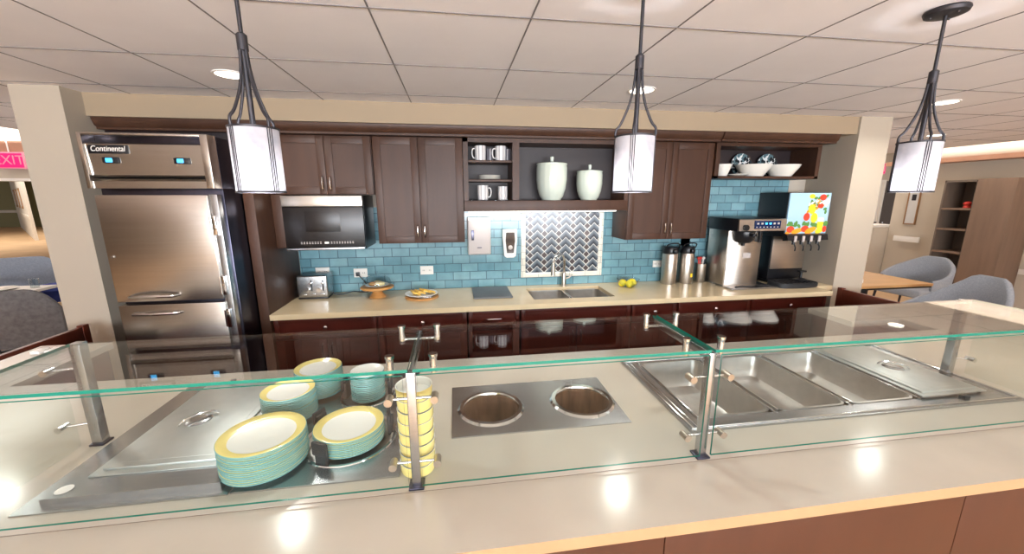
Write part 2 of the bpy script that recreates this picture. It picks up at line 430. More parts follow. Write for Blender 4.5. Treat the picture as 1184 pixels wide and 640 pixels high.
# ------------------------------------------------------------------ upper cabinets
def shaker(x0, x1, z0, z1, yf, w=.055, th=.02):
    """framed door: four rails and a recessed panel, front face at yf"""
    m = MB()
    m.box(x0, x0+w, yf, yf+th, z0, z1, .002).box(x1-w, x1, yf, yf+th, z0, z1, .002)
    m.box(x0+w, x1-w, yf, yf+th, z0, z0+w, .002).box(x0+w, x1-w, yf, yf+th, z1-w, z1, .002)
    m.box(x0+w-.004, x1-w+.004, yf+.008, yf+th-.002, z0+w-.004, z1-w+.004)
    return m
def bow_v(x, z, yf, h=.11):
    return MB().tube([(x, yf+.002, z-h/2), (x, yf-.018, z-h/2+.012), (x, yf-.026, z), (x, yf-.018, z+h/2-.012), (x, yf+.002, z+h/2)], [.004, .0055, .006, .0055, .004], samples=0)
def bow_h(x, z, yf, w=.12):
    return MB().tube([(x-w/2, yf+.002, z), (x-w/2+.015, yf-.02, z+.004), (x, yf-.028, z+.006), (x+w/2-.015, yf-.02, z+.004), (x+w/2, yf+.002, z)], [.005, .006, .007, .006, .005])
UF = 3.19
def upper(label, x0, x1, z0, z1, hz, split=None):
    t = thing('wall_cabinet', label, 'cabinet', ((x0+x1)/2, 3.5, z0))
    b = MB(); b.box(x0, x1, UF+.021, 3.505, z0, z1, .002)
    b.build('body', 'upper_wood', t)
    s = split or (x0+x1)/2
    for a, c, hx in ((x0+.004, s-.0015, s-.028), (s+.0015, x1-.004, s+.028)):
        d = shaker(a, c, z0+.004, z1-.004, UF).build('door', 'upper_wood', t)
        bow_v(hx, hz, UF).build('handle', 'chrome', d)
    return t
SHORT = upper('short brown two-door wall cabinet directly above the microwave', -1.335, -.615, 1.765, 2.2, 1.85, -.955)
upper('tall brown two-door wall cabinet between the microwave and the open shelves', -.608, .078, 1.378, 2.2, 1.475, -.268)
upper('tall brown two-door wall cabinet above the two coffee airpots', 1.478, 2.245, 1.372, 2.2, 1.47, 1.857)

t = thing('open_shelf_unit', 'brown open shelf unit holding mugs and two lidded jars above the mural', 'shelf unit', (.78, 3.5, 1.64))
MB().box(.08, .118, UF, 3.5, 1.70, 2.2).box(1.44, 1.476, UF, 3.5, 1.70, 2.2).box(.08, 1.476, UF, 3.5, 2.17, 2.2).box(.475, .53, UF, 3.5, 1.72, 2.17).build('frame', 'upper_wood', t)
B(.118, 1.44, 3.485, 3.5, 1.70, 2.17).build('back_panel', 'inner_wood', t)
B(.08, 1.476, UF-.005, 3.5, 1.63, 1.7165, .003).build('bottom_board', 'upper_wood', t)
for z in (1.885, 2.035): B(.118, .475, UF+.02, 3.485, z-.018, z, .002).build('shelf', 'upper_wood', t)
B(.12, 1.44, 3.34, 3.38, 1.617, 1.63).build('light_strip', 'strip_light', t)

t = thing('open_shelf_box', 'brown open shelf box holding bowls and patterned plates by the right column', 'shelf unit', (2.78, 3.5, 1.9))
MB().box(2.262, 2.30, UF, 3.5, 1.9, 2.2).box(3.262, 3.30, UF, 3.5, 1.9, 2.2).box(2.30, 3.262, UF, 3.5, 2.175, 2.2).box(2.262, 3.30, UF, 3.5, 1.9, 1.922).build('frame', 'upper_wood', t)
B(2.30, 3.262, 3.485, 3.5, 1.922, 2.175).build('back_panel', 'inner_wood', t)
for n, x0, x1, yf in (('trim_2', -2.375, 2.25, 3.10), ('trim_3', 2.25, 3.36, 3.085)):
    struct(MB().prism([(yf+.03, 2.2), (yf+.03, 2.215), (yf+.015, 2.225), (yf, 2.262), (yf, 2.2745), (3.5, 2.2745), (3.5, 2.2)], 'x', x0, x1).build(n, 'upper_wood'))
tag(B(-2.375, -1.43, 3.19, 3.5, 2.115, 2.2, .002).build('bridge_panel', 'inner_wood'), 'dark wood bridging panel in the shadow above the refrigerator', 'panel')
tag(B(-1.404, -1.338, 2.875, 3.505, 0, 2.2, .002).build('end_panel', 'upper_wood'), 'full height brown end panel between refrigerator and microwave', 'panel')

# ------------------------------------------------------------------ base cabinets and worktop
BF = 2.9
def base(label, x0, x1, kind, doors=2, end=False):
    t = thing('base_cabinet', label, 'cabinet', ((x0+x1)/2, 3.2, 0))
    b = MB().box(x0, x0+.016, BF+.021, 3.5, .1, .878).box(x1-.016, x1, BF+.021, 3.5, .1, .878).box(x0+.016, x1-.016, 3.488, 3.5, .1, .878).box(x0+.016, x1-.016, BF+.021, 3.488, .1, .116).box(x0+.016, x1-.016, BF+.021, BF+.033, .116, .878).box(x0, x1, BF+.08, 3.5, .004, .1)
    b.build('body', 'base_wood', t)
    d = shaker(x0+.004, x1-.004, .72, .872, BF, .03).build('drawer', 'base_wood', t)
    xc = (x0+x1)/2
    if kind == 'knob':
        MB().cyl((xc, BF+.009, .805), (xc, BF-.012, .805), .006).ball((xc, BF-.02, .805), .016, 1, .7, 1).build('knob', 'chrome', d)
    elif kind == 'pull': bow_h(xc, .80, BF+.009, .13).build('handle', 'chrome', d)
    w = (x1-x0)/doors
    for k in range(doors):
        a, c = x0+w*k+.004, x0+w*(k+1)-.004
        dd = shaker(a, c, .11, .71, BF).build('door', 'base_wood', t)
        hx = c-.03 if (k == 0 and doors == 2) else a+.03
        bow_v(hx, .62, BF).build('handle', 'chrome', dd)
    return t
base('dark red base cabinet under the toaster, with one knobbed drawer', -1.335, -.61, 'knob')
base('dark red base cabinet under the waffle plate, with one knobbed drawer', -.605, .07, 'knob')
base('narrow dark red base cabinet with a bow-handled drawer under the grey sink board', .08, .49, 'pull', 1)
base('wide dark red sink base cabinet with a plain handleless front', .50, 1.425, 'none')
base('narrow dark red base cabinet with small knob under the lemons', 1.432, 1.838, 'knob', 1)
base('dark red base cabinet with knobbed drawer under the coffee airpots', 1.85, 2.53, 'knob')
base('dark red base cabinet with knobbed drawer under the coffee brewer, at the end', 2.537, 3.285, 'knob')
# worktop with a cut-out for the sink
SX0, SX1, SY0, SY1 = .625, 1.325, 3.0, 3.40
wt = MB()
wt.box(-1.335, SX0, 2.865, 3.508, .88, .92).box(SX1, 3.30, 2.865, 3.508, .88, .92).box(SX0, SX1, 2.865, SY0, .88, .92).box(SX0, SX1, SY1, 3.508, .88, .92).box(3.30, 3.508, 3.06, 3.508, .88, .92)
tag(wt.build('countertop', 'quartz_back', smooth=False), 'long cream stone worktop along the tiled back wall', 'countertop')
# sink
t = thing('kitchen_sink', 'double bowl steel sink set into the cream back worktop', 'sink', (.975, 3.2, .7))
def bowl(x0, x1, y0, y1, zt, zb, th=.006, r=.05):
    m = MB(); n = 6
    def ring(x0, x1, y0, y1, z, r):
        pts = []
        for cx, cy, a0 in ((x1-r, y1-r, 0), (x0+r, y1-r, 90), (x0+r, y0+r, 180), (x1-r, y0+r, 270)):
            for k in range(n+1):
                a = math.radians(a0+90*k/n); pts.append(m.bm.verts.new((cx+r*math.cos(a), cy+r*math.sin(a), z)))
        return pts
    rs = [ring(x0-th, x1+th, y0-th, y1+th, zt, r+th), ring(x0, x1, y0, y1, zt, r), ring(x0+.006, x1-.006, y0+.006, y1-.006, zb+.03, r),
          ring(x0+.015, x1-.015, y0+.015, y1-.015, zb+.008, r), ring(x0+.035, x1-.035, y0+.035, y1-.035, zb, r*.7)]
    k = len(rs[0]); fs = []
    for a, b in zip(rs, rs[1:]):
        for i in range(k): fs.append(m.bm.faces.new((a[i], a[(i+1) % k], b[(i+1) % k], b[i])))
    fs.append(m.bm.faces.new(rs[-1]))
    out = [ring(x0-th, x1+th, y0-th, y1+th, zt-.004, r+th), ring(x0-th+.01, x1+th-.01, y0-th+.01, y1+th-.01, zb-th, r)]
    for a, b in ((rs[0], out[0]), (out[0], out[1])):
        for i in range(k): fs.append(m.bm.faces.new((a[i], b[i], b[(i+1) % k], a[(i+1) % k])))
    fs.append(m.bm.faces.new(out[1][::-1]))
    bmesh.ops.recalc_face_normals(m.bm, faces=fs)
    return m
for x0, x1 in ((.640, .955), (.985, 1.310)):
    bo = bowl(x0, x1, SY0+.012, SY1-.012, .895, .72).build('bowl', 'pan_steel', t)
    MB().lathe([(0, 0), (.035, 0), (.04, .004), (.02, .005)], ((x0+x1)/2, 3.2, .722), 24, cap1=True).build('drain', 'chrome', bo)
B(.962, .978, SY0+.001, SY1-.001, .88, .896, .003).build('divider', 'steel', t)
t = thing('faucet', 'tall brushed steel gooseneck faucet standing behind the sink', 'faucet', (1.0, 3.445, .92))
MB().lathe([(.03, 0), (.03, .008), (.022, .014), (.021, .11), (.016, .13)], (1.0, 3.445, .92), 24).build('base', 'steel_v', t)
pts = [(1.0, 3.445, 1.04), (1.0, 3.445, 1.16)]+[(1.0-.075*(1-math.cos(a)), 3.445-.085*(1-math.cos(a)), 1.16+.075*math.sin(a)) for a in [PI*k/12 for k in range(1, 13)]]
MB().tube(pts, .0125, 14).build('spout', 'chrome', t)
e = pts[-1]
MB().cyl(e, (e[0], e[1], e[2]-.10), .016, .019).build('spray_head', 'steel_v', t)
MB().tube([(1.02, 3.445, .99), (1.05, 3.44, 1.0), (1.08, 3.435, 1.03)], .007).build('lever', 'steel_v', t)
tag(B(.135, .46, 3.075, 3.46, .92, .934, .004).build('cutting_board', mat('board_grey', (92, 96, 100), .5, var=.1) and 'black_rubber'), 'flat dark grey board lying on the worktop left of the sink', 'board')
M['board_grey'] = bpy.data.materials['board_grey']
bpy.data.objects['cutting_board'].data.materials[0] = M['board_grey']

# ------------------------------------------------------------------ refrigerator
t = thing('refrigerator', 'tall stainless steel commercial refrigerator beside the left column', 'refrigerator', (-1.74, 3.0, 0))
FX0, FX1, FY = -2.07, -1.41, 2.6
B(FX0, FX1, FY+.07, 3.36, .12, 1.80, .004).build('body', 'steel_dark', t)
MB().box(FX0, FX0+.022, FY-.015, 3.3, 1.80, 2.105, .002).box(FX1-.04, FX1, FY-.015, FY+.068, 1.80, 2.105, .002).box(FX0+.022, FX1-.04, FY-.015, FY+.07, 2.092, 2.105, .002).build('top_housing', 'fridge_steel', t)
B(FX0+.023, FX1, FY+.07, 3.3, 1.80, 2.104, .002).build('compressor_housing', 'steel_dark', t)
pn = MB().prism([(FY+.045, 2.06), (FY-.005, 2.045), (FY+.002, 1.875), (FY+.045, 1.865)], 'x', FX0+.024, FX1-.045).build('control_panel', 'fridge_steel', t)
MB().prism([(FY+.06, 1.865), (FY-.004, 1.84), (FY-.004, 1.80), (FY+.06, 1.80)], 'x', FX0+.024, FX1-.02).build('lower_trim', 'fridge_steel', t)
lp = B(-2.03, -1.83, FY-.010, FY, 1.992, 2.04, .002).build('name_plate', 'black', t)
text('Continental', .043, Matrix.Translation((-1.932, FY-.0108, 2.018)) @ FACE_Y, 'white_plastic', lp, sx=.85, shear=.2)
for x in (-1.93, -1.565):
    dsp = MB().box(x-.044, x+.044, FY-.010, FY+.01, 1.938, 1.974, .008).build('display', 'black', t)
    B(x-.024, x+.010, FY-.012, FY-.008, 1.945, 1.967, .002).build('readout', 'blue_led', dsp)
def fdoor(z0, z1, hz, m):
    d = B(FX0+.012, FX1-.055, FY, FY+.068, z0, z1, .006).build('door', m, t)
    MB().tube([(-1.98, FY+.002, hz), (-1.965, FY-.028, hz), (-1.89, FY-.04, hz+.003), (-1.80, FY-.04, hz+.003), (-1.725, FY-.028, hz), (-1.71, FY+.002, hz)], [.007, .009, .011, .011, .009, .007]).build('handle', 'chrome', d)
    return d
d1 = fdoor(1.118, 1.762, 1.155, 'fridge_steel')
MB().cyl((-2.03, FY+.002, 1.40), (-2.03, FY-.006, 1.40), .008).build('lock', 'chrome', d1)
d2 = fdoor(.16, 1.098, 1.045, 'fridge_steel')
MB().box(FX1-.054, FX1-.008, FY+.012, FY+.068, .16, 1.765, .003).build('hinge_stile', 'steel', t)
for z in (1.58, 1.205, .99):
    MB().box(FX1-.05, FX1-.028, FY-.006, FY+.02, z-.06, z+.06, .004).cyl((FX1-.056, FY, z-.055), (FX1-.056, FY, z+.055), .007).build('hinge', 'chrome', t)
for x in (FX0+.06, FX1-.06):
    for y in (FY+.12, 3.28): MB().cyl((x, y, 0), (x, y, .12), .022, .03).build('leg', 'steel', t)

# ------------------------------------------------------------------ microwave
t = thing('microwave_oven', 'black glass microwave with steel bands under the short cabinet', 'microwave', (-.975, 3.3, 1.36))
B(-1.262, -.69, 3.145, 3.5, 1.352, 1.76, .004).build('body', 'black', t)
B(-1.262, -.69, 3.10, 3.145, 1.372, 1.676, .006).build('door', 'black_gloss', t)
B(-1.11, -.86, 3.0985, 3.11, 1.49, 1.645, .001).build('window', mat('mw_win', (44, 20, 14), .1) and 'black_gloss', t, label='dark viewing window in the microwave door')
B(-1.262, -.69, 3.092, 3.145, 1.679, 1.758, .006).build('top_band', 'steel_v', t)
B(-1.255, -.695, 3.085, 3.145, 1.352, 1.37, .004).build('bottom_band', 'steel', t)
kp = MB()
for k in range(20):
    if k in (8, 9, 10): continue
    x = -1.15+.0195*k
    for z in (1.402, 1.412): kp.box(x-.005, x+.005, 3.0985, 3.1, z-.0025, z+.0025)
kp.build('keypad_print', 'grey_plastic', t)
B(-.985, -.955, 3.0982, 3.1, 1.40, 1.414).build('clock', 'print_white', t)
B(-1.336, -1.264, 3.12, 3.5, 1.37, 1.765, .002).build('filler_panel', 'upper_wood', SHORT)

# ------------------------------------------------------------------ things on the back worktop
t = thing('toaster', 'steel four-slot toaster at the left end of the back worktop', 'toaster', (-1.18, 3.36, .92))
B(-1.30, -1.06, 3.29, 3.46, .932, 1.118, .014, seg=3).build('body', 'steel', t)
B(-1.296, -1.064, 3.295, 3.455, .92, .934, .003).build('base', 'black', t)
for y in (3.34, 3.41): B(-1.28, -1.08, y-.014, y+.014, 1.112, 1.1195, .002).build('slot', 'black', t)
for x in (-1.215, -1.125):
    MB().cyl((x, 3.292, 1.0), (x, 3.275, 1.0), .02).build('knob', 'chrome', t)
    B(x+.028, x+.036, 3.286, 3.294, .99, 1.08).build('lever_slot', 'black', t)
    B(x+.022, x+.042, 3.268, 3.29, 1.05, 1.064, .003).build('lever', 'chrome', t)
for k in range(3): B(-1.26+.07*k, -1.225+.07*k, 3.287, 3.292, .955, .965, .001).build('button', 'chrome', t)
c = tag(MB().tube([(-1.058, 3.40, .945), (-1.03, 3.40, .93), (-.98, 3.41, .927), (-.90, 3.43, .94), (-.84, 3.46, .927), (-.78, 3.47, .927), (-.80, 3.487, 1.0), (-.855, 3.485, 1.075)], .0045, samples=5).box(-.875, -.845, 3.475, 3.497, 1.065, 1.10, .004).build('power_cord', 'black'),
        'black power cord with plug running from the toaster to the wall', 'cord')
def outlet(label, x, z, w=.115, h=.078, rot=False):
    t = thing('wall_outlet', label, 'outlet', (x, 3.508, z))
    B(x-w/2, x+w/2, 3.500, 3.508, z-h/2, z+h/2, .003).build('cover_plate', 'white_plastic', t)
    for dx in (-w*.24, w*.24):
        s = B(x+dx-.02, x+dx+.02, 3.4975, 3.502, z-.016, z+.016, .003).build('socket', 'white_plastic', t)
        MB().box(x+dx-.008, x+dx-.005, 3.497, 3.498, z-.006, z+.006).box(x+dx+.005, x+dx+.008, 3.497, 3.498, z-.006, z+.006).build('slot', 'black', s)
outlet('white wall outlet on blue tile with the black toaster plug in it', -.84, 1.09)
outlet('white wall outlet on blue tile above the waffle plate', -.265, 1.097)
outlet('white wall outlet on blue tile between lemons and airpots', 1.965, 1.095, .09, .066)
outlet('white wall outlet behind the toaster, mostly hidden by it', -1.155, 1.11, .115, .075)

# cake stand
cx, cy = -.665, 3.29
t = thing('cake_stand', 'low wooden pedestal cake stand next to the toaster', 'cake stand', (cx, cy, .92))
MB().lathe([(.065, 0), (.07, .006), (.058, .02), (.042, .04), (.045, .062), (.07, .075)], (cx, cy, .92), 36).build('pedestal', 'board', t)
MB().lathe([(.07, .072), (.125, .076), (.135, .082), (.135, .09), (.128, .095), (0, .095)], (cx, cy, .92), 44).build('top', 'board', t)
p = tag(MB().lathe([(0, 0), (.055, 0), (.095, .012), (.094, .015), (.055, .005), (0, .005)], (cx, cy, 1.015), 40).build('dish', 'china'), 'small white dish under the glass dome on the cake stand', 'dish'); center_origin(p, (cx, cy, 1.015))
for k, (dx, dy, s, m, la) in enumerate(((-.03, -.01, .045, 'board', 'golden brown pastry on the dish under the dome'), (.028, -.02, .05, 'cake', 'pale yellow cake piece on the dish under the dome'), (.0, .035, .045, 'cake', 'pale cake piece at the back of the domed dish'))):
    p = tag(MB().ball((cx+dx, cy+dy, 1.02+s*.36), s*.75, 1.1, .8, .5).build('pastry', m), la, 'pastry'); center_origin(p, (cx+dx, cy+dy, 1.02))
t = thing('cake_dome', 'clear glass dome with a knob covering the cake stand', 'dome', (cx, cy, 1.015))
prof = [(.112, 0), (.114, .03), (.105, .06), (.075, .083), (.03, .094), (0, .096)]
MB().lathe(prof+[(.028, .0915), (.073, .081), (.102, .059), (.111, .03), (.109, 0)][1:] if False else prof, (cx, cy, 1.0155), 40, cap0=False).build('dome', 'glass_clear', t)
MB().lathe([(.006, 0), (.006, .012), (.014, .022), (.012, .032), (0, .035)], (cx, cy, 1.11), 20).build('knob', 'glass_clear', t)
# waffle plate on a board
cx, cy = -.30, 3.25
p = tag(MB().lathe([(0, 0), (.135, 0), (.14, .005), (.135, .012), (0, .012)], (cx+.005, cy-.025, .92), 44).build('serving_board', 'board'), 'round wooden board under the plate of waffles', 'board'); center_origin(p, (cx+.005, cy-.025, .92))
p = tag(MB().lathe([(0, 0), (.075, 0), (.135, .016), (.134, .02), (.075, .006), (0, .006)], (cx, cy, .932), 44).build('waffle_plate', 'china'), 'round white plate of waffles on the back worktop', 'plate'); center_origin(p, (cx, cy, .932))
for k, (dx, dy, a, z) in enumerate(((-.05, .01, .3, .0), (-.012, -.01, .45, .010), (.03, .0, .5, .016), (.062, .012, .7, .010))):
    wv = MB(); R4 = Matrix.Translation((cx+dx, cy+dy, .952+z)) @ Matrix.Rotation(a, 4, 'Z') @ Matrix.Rotation(.35, 4, 'Y')
    wv.box(-.035, .035, -.048, .048, -.006, .003, .003, M4=R4)
    for i in range(4): wv.box(-.032+.019*i, -.026+.019*i, -.046, .046, .002, .009, 0, M4=R4)
    for i in range(5): wv.box(-.033, .033, -.045+.02*i, -.039+.02*i, .002, .009, 0, M4=R4)
    p = tag(wv.build('waffle', 'waffle'), 'golden waffle, %s of four on the white plate' % ('leftmost', 'second from left', 'third from left', 'rightmost')[k], 'waffle', 'waffles on the white plate'); center_origin(p, (cx+dx, cy+dy, .945))
p = tag(MB().tube([(cx+.02, cy-.12, .937), (cx+.09, cy-.11, .939), (cx+.13, cy-.06, .948)], [.004, .004, .004]).ball((cx+.005, cy-.12, .939), .014, 1.6, 1, .3).build('spoon', 'steel'), 'steel spoon lying at the front of the wooden waffle board', 'spoon')
# lemons
for k, (x, y, z, rot, la) in enumerate(((1.535, 3.33, .955, .3, 'yellow lemon at the left of the three on the worktop'), (1.585, 3.295, .952, 1.2, 'front yellow lemon of the three on the worktop'), (1.635, 3.34, .957, 2.2, 'yellow lemon nearest the airpots'))):
    pr = [(0, -.046), (.008, -.042), (.022, -.032), (.032, -.014), (.034, .004), (.027, .024), (.013, .036), (.007, .044), (0, .047)]
    p = tag(MB().lathe(pr, (0, 0, 0), 24, M4=Matrix.Translation((x, y, z)) @ Matrix.Rotation(rot, 4, 'Z') @ Matrix.Rotation(1.35, 4, 'Y')).build('lemon', 'lemon', angle=80), la, 'lemon', 'lemons on the worktop'); center_origin(p, (x, y, .92))
t = thing('fruit_bowl', 'clear glass bowl holding the lemons on the worktop', 'bowl', (1.585, 3.325, .92))
MB().lathe([(0, .0), (.05, 0), (.085, .025), (.105, .075), (.102, .075), (.082, .028), (.05, .004), (0, .004)], (1.585, 3.325, .9205), 40).build('bowl', 'glass_clear', t)

# airpots
def airpot(label, x, y, sticker=False):
    t = thing('coffee_airpot', label, 'airpot', (x, y, .92), None)
    MB().lathe([(.068, 0), (.07, .006), (.07, .285), (.066, .295)], (x, y, .92), 36).build('body', 'steel_v', t)
    l = MB().lathe([(.068, .293), (.07, .30), (.069, .345), (.06, .36), (0, .362)], (x, y, .92), 36).build('lid', 'black', t)
    MB().box(x-.018, x+.018, y-.105, y-.05, 1.225, 1.258, .006).build('spout', 'black', l)
    MB().tube([(x-.066, y, 1.24), (x-.06, y-.05, 1.30), (x, y-.07, 1.315), (x+.06, y-.05, 1.30), (x+.066, y, 1.24)], .006, samples=4).build('carry_handle', 'black', l)
    if sticker: B(x+.01, x+.03, y-.072, y-.068, .985, 1.02).build('tag', 'print_yellow', t)
airpot('steel coffee airpot with black lid, next to the outlet', 2.035, 3.40)
airpot('steel coffee airpot with black lid and yellow tag, near the brewer', 2.215, 3.41, True)
t = thing('stirrer_canister', 'steel canister with red and white stirrers tucked left of the brewer', 'canister', (2.40, 3.42, .92))
MB().lathe([(.05, 0), (.052, .004), (.052, .18), (.048, .18), (.047, .01), (0, .01)], (2.385, 3.43, .92), 30).build('cup', 'steel_v', t)
for k, (dx, m) in enumerate(((-.025, 'red'), (-.01, 'red'), (.012, 'white_plastic'), (.026, 'black'))):
    MB().tube([(2.385+dx*.5, 3.43, .935), (2.385+dx*1.4, 3.42, 1.15)], .006).ball((2.385+dx*1.45, 3.42, 1.155), .015).build('stirrer', m, t)

# coffee brewer
t = thing('coffee_brewer', 'stainless steel coffee brewer with black funnel and blue control panel', 'coffee maker', (2.66, 3.25, .92))
B(2.44, 2.90, 3.03, 3.42, .92, .936, .004).build('base_tray', 'steel', t)
MB().tube([(2.50, 3.07, .941), (2.58, 3.09, .944), (2.66, 3.06, .944), (2.74, 3.09, .944), (2.84, 3.07, .941)], .006, samples=4).build('drip_rail', 'black', t)
MB().prism([(2.455, 3.43), (2.455, 3.20), (2.53, 3.165), (2.60, 3.15), (2.68, 3.15), (2.75, 3.165), (2.82, 3.20), (2.82, 3.43)], 'z', .936, 1.44).build('column', 'steel_v', t)
B(2.449, 2.46, 3.17, 3.44, .936, 1.47, .003).build('side_flange', 'steel_v', t)
hd = B(2.44, 2.905, 3.055, 3.45, 1.442, 1.556, .008).build('head', 'black', t)
MB().prism([(3.056, 1.553), (3.04, 1.548), (3.035, 1.45), (3.056, 1.445)], 'x', 2.442, 2.903).build('front_plate', 'steel_v', t)
sc_ = B(2.585, 2.84, 3.029, 3.042, 1.468, 1.538, .004).build('control_screen', 'led_screen', t)
for k in range(6): B(2.605+.04*k, 2.625+.04*k, 3.0275, 3.030, 1.505, 1.520, .002).build('touch_key', 'blue_led' if k in (2, 3) else 'grey_plastic', sc_)
for k in range(7): B(2.60+.034*k, 2.612+.034*k, 3.0275, 3.030, 1.478, 1.486, .001).build('touch_key', 'grey_plastic', sc_)
MB().lathe([(.085, 0), (.088, -.02), (.075, -.075), (.055, -.10), (.018, -.105), (.015, -.13)], (2.565, 3.12, 1.44), 32).build('brew_funnel', 'black', t)
MB().box(2.545, 2.585, 2.985, 3.05, 1.40, 1.43, .008).build('funnel_handle', 'black', t)
MB().cyl((2.50, 3.05, 1.478), (2.50, 3.015, 1.478), .026).build('knob', 'black', t)
MB().box(2.70, 2.725, 3.09, 3.15, 1.34, 1.445, .006).build('tap', 'black', t)
B(2.60, 2.68, 3.147, 3.152, 1.19, 1.24, .002).build('badge', 'grey_plastic', t)

# juice dispenser
t = thing('juice_dispenser', 'black juice dispenser with a fruit picture front and four taps', 'juice dispenser', (3.2, 3.3, .92))
B(3.0, 3.435, 3.16, 3.5, 1.375, 1.78, .008).build('cabinet', 'black', t)
fp = B(3.005, 3.43, 3.146, 3.16, 1.405, 1.775, .004).build('picture_panel', 'sky_print', t)
pr = MB(); py = 3.1455
def disc(x, z, rx, rz, mi, k, n=24, rot=0.):
    y = py-.0003*k
    vs = []
    for i in range(n):
        a = 2*PI*i/n; u, v = rx*math.cos(a), rz*math.sin(a)
        vs.append(pr.bm.verts.new((x+u*math.cos(rot)-v*math.sin(rot), y, z+u*math.sin(rot)+v*math.cos(rot))))
    f = pr.bm.faces.new(vs); f.material_index = mi
rr = random.Random(11)
# mats: 0 yellow 1 orange 2 red 3 green 4 white
for i in range(22): disc(3.02+.40*rr.random(), 1.475+.03*rr.random(), .022, .014, 3, 1+i*.05, rot=rr.random()*3)
for i in range(26): disc(3.19+.21*rr.random(), 1.60+.15*rr.random(), .02, .012, rr.choice((3, 3, 4, 1)), 2+i*.05, rot=rr.random()*3)
for x, z, rx, rz, m_, r_ in ((3.05, 1.447, .04, .03, 2, 0), (3.20, 1.45, .04, .03, 2, 0), (3.405, 1.447, .022, .03, 2, 0), (3.03, 1.42, .03, .014, 1, .3), (3.12, 1.432, .06, .022, 1, .25), (3.26, 1.437, .06, .026, 1, .35), (3.35, 1.43, .04, .022, 0, .2),
                            (3.20, 1.56, .032, .036, 2, 0), (3.245, 1.63, .036, .045, 0, .4), (3.28, 1.55, .036, .045, 0, 0), (3.23, 1.745, .03, .02, 0, 0), (3.345, 1.735, .035, .028, 2, 0), (3.33, 1.66, .03, .022, 2, 0), (3.30, 1.70, .02, .02, 1, 0), (3.40, 1.70, .02, .025, 4, 0)):
    disc(x, z, rx, rz, m_, 5+x+z, rot=r_)
for a, b_, mi in ((1.425, 1.515, 0), (1.515, 1.54, 4)):
    wv = [pr.bm.verts.new(p) for p in ((3.325, py-.004, a), (3.38, py-.004, a), (3.385, py-.004, b_), (3.32, py-.004, b_))]; pr.bm.faces.new(wv).material_index = mi
disc(3.352, 1.54, .033, .014, 4, 15)
for i in range(4): disc(3.24+.045*i, 1.688+.01*(i % 2), .022, .008, 4, 16+i*.1, rot=.5)
pr.build('fruit_print', ['print_yellow', 'print_orange', 'print_red', 'print_green', 'print_white'], fp, smooth=False)
MB().prism([(3.16, 1.412), (3.115, 1.40), (3.10, 1.35), (3.16, 1.34)], 'x', 3.0, 3.42).build('tap_shroud', 'black', t)
for k in range(4):
    x = 3.075+.083*k
    tp = MB().cyl((x, 3.12, 1.36), (x, 3.115, 1.31), .018, .014).build('tap', 'black', t)
    MB().box(x-.013, x+.013, 3.095, 3.106, 1.335, 1.39, .004).build('label_plate', 'grey_plastic', tp)
    MB().tube([(x, 3.11, 1.32), (x-.004, 3.085, 1.29), (x, 3.09, 1.255)], .006, samples=3).build('lever', 'black', tp)
B(3.02, 3.40, 3.30, 3.49, .94, 1.38, .006).build('pedestal', 'black', t)
B(3.03, 3.39, 3.292, 3.301, 1.05, 1.37, .003).build('splash_plate', 'steel_v', t)
B(3.0, 3.40, 3.20, 3.49, .92, .945, .005).build('base', 'black', t)
ov = []
for i in range(40):
    a = 2*PI*i/40; c_, s_ = math.cos(a), math.sin(a)
    ov.append((3.13+.215*math.copysign(abs(c_)**.6, c_), 3.12+.115*math.copysign(abs(s_)**.6, s_)))
MB().prism(ov, 'z', .92, .962, bev=.006).build('drip_tray', mat('tray_grey', (72, 78, 88), .4) and 'black_rubber', t)
gr = MB()
for k in range(9): gr.box(2.97+.04*k, 2.977+.04*k, 3.04, 3.20, .962, .967)
gr.box(2.95, 3.31, 3.115, 3.125, .962, .967)
gr.build('drip_grid', 'black', t)
t = thing('measuring_scoop', 'small black scoop stand on the drip tray of the juice dispenser', 'scoop', (3.22, 3.12, .967))
MB().lathe([(.06, 0), (.062, .008), (.03, .022), (.012, .026)], (3.22, 3.13, .967), 28).build('foot', 'black', t)
MB().cyl((3.22, 3.13, .985), (3.22, 3.13, 1.05), .011).box(3.19, 3.26, 3.11, 3.15, 1.045, 1.062, .005).build('post', 'black', t)
tag(MB().lathe([(.055, 0), (.06, .005), (.06, .09), (.05, .10), (0, .10)], (2.95, 3.42, .92), 30).build('black_canister', 'black'), 'short black canister between the coffee brewer and juice dispenser', 'canister')

# wall dispensers
t = thing('paper_towel_dispenser', 'white paper towel dispenser on the tiled wall left of the mural', 'dispenser', (.21, 3.5, 1.24))
B(.108, .312, 3.42, 3.506, 1.24, 1.57, .012, seg=3).build('case', 'white_plastic', t)
B(.112, .308, 3.412, 3.43, 1.245, 1.545, .01).build('cover', 'grey_plastic', t)
B(.14, .163, 3.409, 3.415, 1.37, 1.46, .004).build('window', 'steel_dark', t)
B(.19, .23, 3.410, 3.414, 1.30, 1.308).build('badge', 'led_screen', t)
t = thing('soap_dispenser', 'white and dark soap dispenser on the wall beside the mural', 'dispenser', (.487, 3.5, 1.21))
MB().prism([(.425, 1.46), (.55, 1.46), (.552, 1.40), (.54, 1.22), (.52, 1.205), (.455, 1.205), (.435, 1.22), (.423, 1.40)], 'y', 3.42, 3.506, bev=.008).build('case', 'white_plastic', t)
MB().prism([(.45, 1.435), (.525, 1.435), (.53, 1.36), (.518, 1.25), (.457, 1.25), (.445, 1.36)], 'y', 3.408, 3.425, bev=.006).build('window', 'soap_window', t)
MB().ball((.487, 3.412, 1.30), .022, 1, .5, 1).build('push_button', 'grey_plastic', t)

